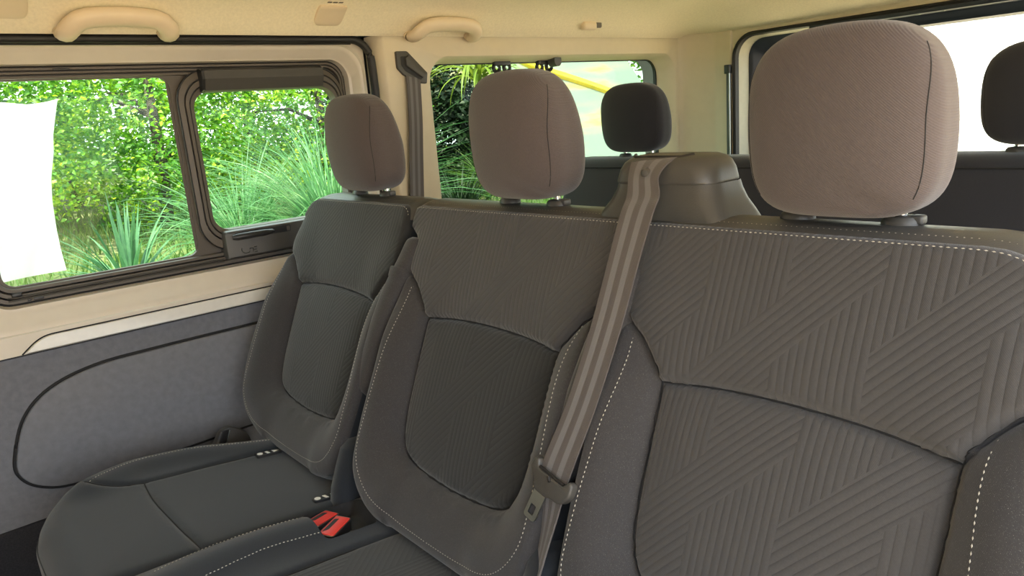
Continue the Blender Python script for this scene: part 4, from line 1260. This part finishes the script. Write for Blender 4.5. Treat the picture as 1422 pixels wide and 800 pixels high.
# sword-leaved plant outside the sliding pane: each leaf a part
yz = float(gz(-4.4, .92))
yuc = thing('sword_leaf_plant', (-4.4, .92, yz), 'blue green sword-leaved plant on the bank outside the larger sliding pane', 'plant')
for i in range(64):
    az = rng.uniform(0, 2 * math.pi); inner_ = i < 14
    L = rng.uniform(.40, .56) if inner_ else rng.uniform(.36, .60)
    lean = rng.uniform(.0, .22) if inner_ else rng.uniform(.3, 1.05)
    dr = rng.uniform(.05, .25) if inner_ else rng.uniform(.4, 1.0)
    mb = MB(); blade(mb, (-4.4 + .03 * math.cos(az), .92 + .03 * math.sin(az), yz - .02 + (.10 if inner_ else .05)), az, L, lean, rng.uniform(.013, .020), dr)
    mb.build('leaf', M['yucca'], yuc, angle=180)
mb = MB(); mb.tube([(-4.4, .92, yz - .1), (-4.4, .92, yz + .12)], [.05, .03], 8); mb.build('stem', M['bark'], yuc)

# arching ornamental grasses outside the rear pane
def grass(x, y, n, Lm, label, group=None, mat='reed', name='ornamental_grass', w=.005, lean=(.05, .75), droop=(.5, 1.9), spread=.12):
    zb = float(gz(x, y))
    t = thing(name, (x, y, zb), label, 'grass', group)
    mb = MB()
    for i in range(n):
        az = rng.uniform(0, 2 * math.pi); r = rng.uniform(0, spread)
        blade(mb, (x + r * math.cos(az), y + r * math.sin(az), zb - .02), az + rng.normal() * .5, rng.uniform(.6, 1.15) * Lm, rng.uniform(*lean), w * rng.uniform(.6, 1.3), rng.uniform(*droop), seg=8, twist=rng.normal() * .6)
    mb.build('blades', M[mat], t, angle=180, kind='stuff')
grass(-4.05, 2.02, 620, 1.10, 'tall clump of arching pale grass outside the rear pane, nearest the headrest')
grass(-4.5, 1.62, 420, .80, 'lower clump of arching grass outside the rear pane, beside the tall clump')
grass(-5.2, 4.25, 300, .55, 'low yellow green grass tuft under the strap-leaved plant in the quarter window', mat='turf', w=.006)
grass(-4.7, 3.45, 320, .50, 'dark arching grass at the bottom of the quarter window', mat='leaf_shade', w=.006)
# short turf on the bank
tf = thing('turf', (-4.8, 1.5, -.75), 'short sunlit grass covering the bank under the trees', 'grass', kind='stuff')
n = 9000
X = rng.uniform(-7.5, -3.6, n); Yy = rng.uniform(-.6, 5.2, n); Zz = gz(X, Yy)
D = rand_dirs(n) * .45 + np.array([0, 0, 1]); D /= np.linalg.norm(D, axis=1)[:, None]
N = rand_dirs(n); N -= D * (N * D).sum(1)[:, None]; N /= np.linalg.norm(N, axis=1)[:, None]
L = rng.uniform(.05, .16, n)
cards(np.stack([X, Yy, Zz + L * .35], 1), D, N, L, np.full(n, .012), 'grass_blades', M['turf'], tf)

# strap-leaved plant hanging over in the quarter window
pz = float(gz(-5.3, 4.15))
st_ = thing('strap_leaf_plant', (-5.3, 4.15, pz), 'yellow green strap-leaved plant with drooping leaves behind the quarter window', 'plant')
mb = MB(); mb.tube([(-5.3, 4.15, pz - .1), (-5.28, 4.18, pz + .6), (-5.25, 4.2, .44)], [.05, .04, .03], 8); mb.build('stem', M['bark'], st_)
for i in range(60):
    az = rng.uniform(0, 2 * math.pi)
    mb = MB(); blade(mb, (-5.25 + .04 * math.cos(az), 4.2 + .04 * math.sin(az), .40 + rng.uniform(-.12, .05)), az, rng.uniform(.45, .75), rng.uniform(.5, 1.5), rng.uniform(.014, .022), rng.uniform(1.0, 1.9), seg=7)
    mb.build('leaf', M['palm'], st_, angle=180)

# pale sloping slab added in place of the reflection in the quarter glass
def reflection_mat():
    T = NT('pale slab with yellow patches')
    T.b.inputs['Roughness'].default_value = .85
    tc = T.n('ShaderNodeTexCoord'); mp = T.n('ShaderNodeMapping'); T.link(tc.outputs['Object'], mp.inputs[0]); mp.inputs['Scale'].default_value = (.3, .55, 3.0)
    f = T.noise(1.6, 3, .5, mp.outputs[0])
    c = T.ramp(f, [(.42, (.22, .27, .25, 1)), (.54, (.29, .31, .25, 1)), (.62, (.44, .36, .14, 1)), (.70, (.30, .32, .26, 1))])
    T.link(c, T.b.inputs['Base Color'])
    T.bump(T.noise(20, 4), .3, .01)
    return T.m
def rq(y, s, d):      # slab surface: y along, s up the slope, d proud of it
    return (-6.1 - .62 * s - .5 * d, y, -.85 + .84 * s + .6 * d * .8) if False else (-6.05 - .60 * s + .80 * d, y, -.90 + .80 * s + .60 * d)
rp = thing('ramp', (-6.4, 6.5, -.9), 'pale slab with a yellow kerb standing in for a reflection in the quarter window', 'ramp')  # an added slab in place of the reflection, not a real ramp
P = rpoly([(5.30, -.4), (8.6, -.4), (8.55, 2.2), (5.12, 2.2)], [.25, .1, .1, .1])
mb = MB(); mb.prism(P, rq, -.35, 0, bev=.02); mb.build('reflection_slab', reflection_mat(), rp, angle=30)
K = catmull([(6.30, 2.05), (6.62, 1.83), (6.9, 1.72), (7.25, 1.58), (7.74, 1.36), (8.5, .98)], 6)
mb = MB(); rows = []
for y, s_ in K: rows.append([rq(y, s_ + a, d) for a, d in ((-.055, -.01), (-.05, .04), (-.04, .05), (.04, .05), (.05, .04), (.055, -.01))])
mb.loft(rows, closed=True, caps=True); mb.build('reflection_kerb', plain('yellow of the reflected kerb', (.80, .56, .03, 1), .6, var=.12, nscale=14), rp, label='yellow kerb of the reflected road')

# white cloth hung on a pole just outside the sliding pane
wc = thing('hanging_cloth', (-2.10, -.30, -1.62), 'white cotton sheet hanging just outside the front part of the sliding window', 'cloth')
Rz = [.125, .095, .045, .0, -.06, -.12, -.19, -.25, -.305]; Ry = [.362, .352, .337, .330, .314, .306, .302, .301, .303]
Tz = [(-.30, .165), (0.0, .150), (.15, .136), (.25, .122), (.30, .114), (.34, .119), (.362, .125)]
mb = MB(); rows = []
for i in range(33):
    v = i / 32; zz0 = .125 - .43 * v
    yr = float(np.interp(-zz0, [-a for a in Rz], Ry)); row = []
    for k in range(41):
        u = k / 40; y = -.30 + (yr + .30) * u
        top = float(np.interp(y, [a for a, b in Tz], [b for a, b in Tz]))
        z = top + (-.305 - top + .012 * math.sin(5 * y)) * v
        x = -2.10 + .012 * math.sin(9 * y + 2.0 * v) * (.4 + v) + .006 * math.sin(23 * y + 6 * v)
        row.append((x, y, z))
    rows.append(row)
mb.loft(rows); mb.loft([[(x - .0015, y, z) for x, y, z in r] for r in rows])
mb.build('sheet', M['cloth_white'], wc, angle=180)
mb = MB(); mb.tube([(-2.10, -.31, -1.63), (-2.10, -.31, .25)], .014, 10); mb.build('pole', M['steel'], wc)

# white tiled wall behind the van
tw = thing('tiled_wall', (-1.5, 6.3, -1.62), 'white sunlit wall of square tiles outside the tailgate window', 'wall')
mwall = plain('white glazed tile', (.86, .87, .86, 1), .45)
mb = MB(); mb.box(-4.4, 3.0, 6.30, 6.5, -1.62, 2.2); mb.build('wall_body', plain('white grout', (.72, .73, .73, 1), .9), tw, smooth=False)
a_ = .126
mb = MB(); mb.box(-a_ / 2 + .003, a_ / 2 - .003, -.008, 0, -a_ / 2 + .003, a_ / 2 - .003, .0)
mb.v = [(x - 1.5, y + 6.3, z - 1.62) for x, y, z in mb.v]
t0 = mb.build('tile', mwall, tw, smooth=False)
k = 0
for i in range(22):
    for j in range(13):
        o = t0 if k == 0 else t0.copy()
        if k: col.objects.link(o); o.parent = tw
        o.location = (-4.05 + i * a_ + 1.5, .0, -.75 + j * a_ + 1.62)
        k += 1
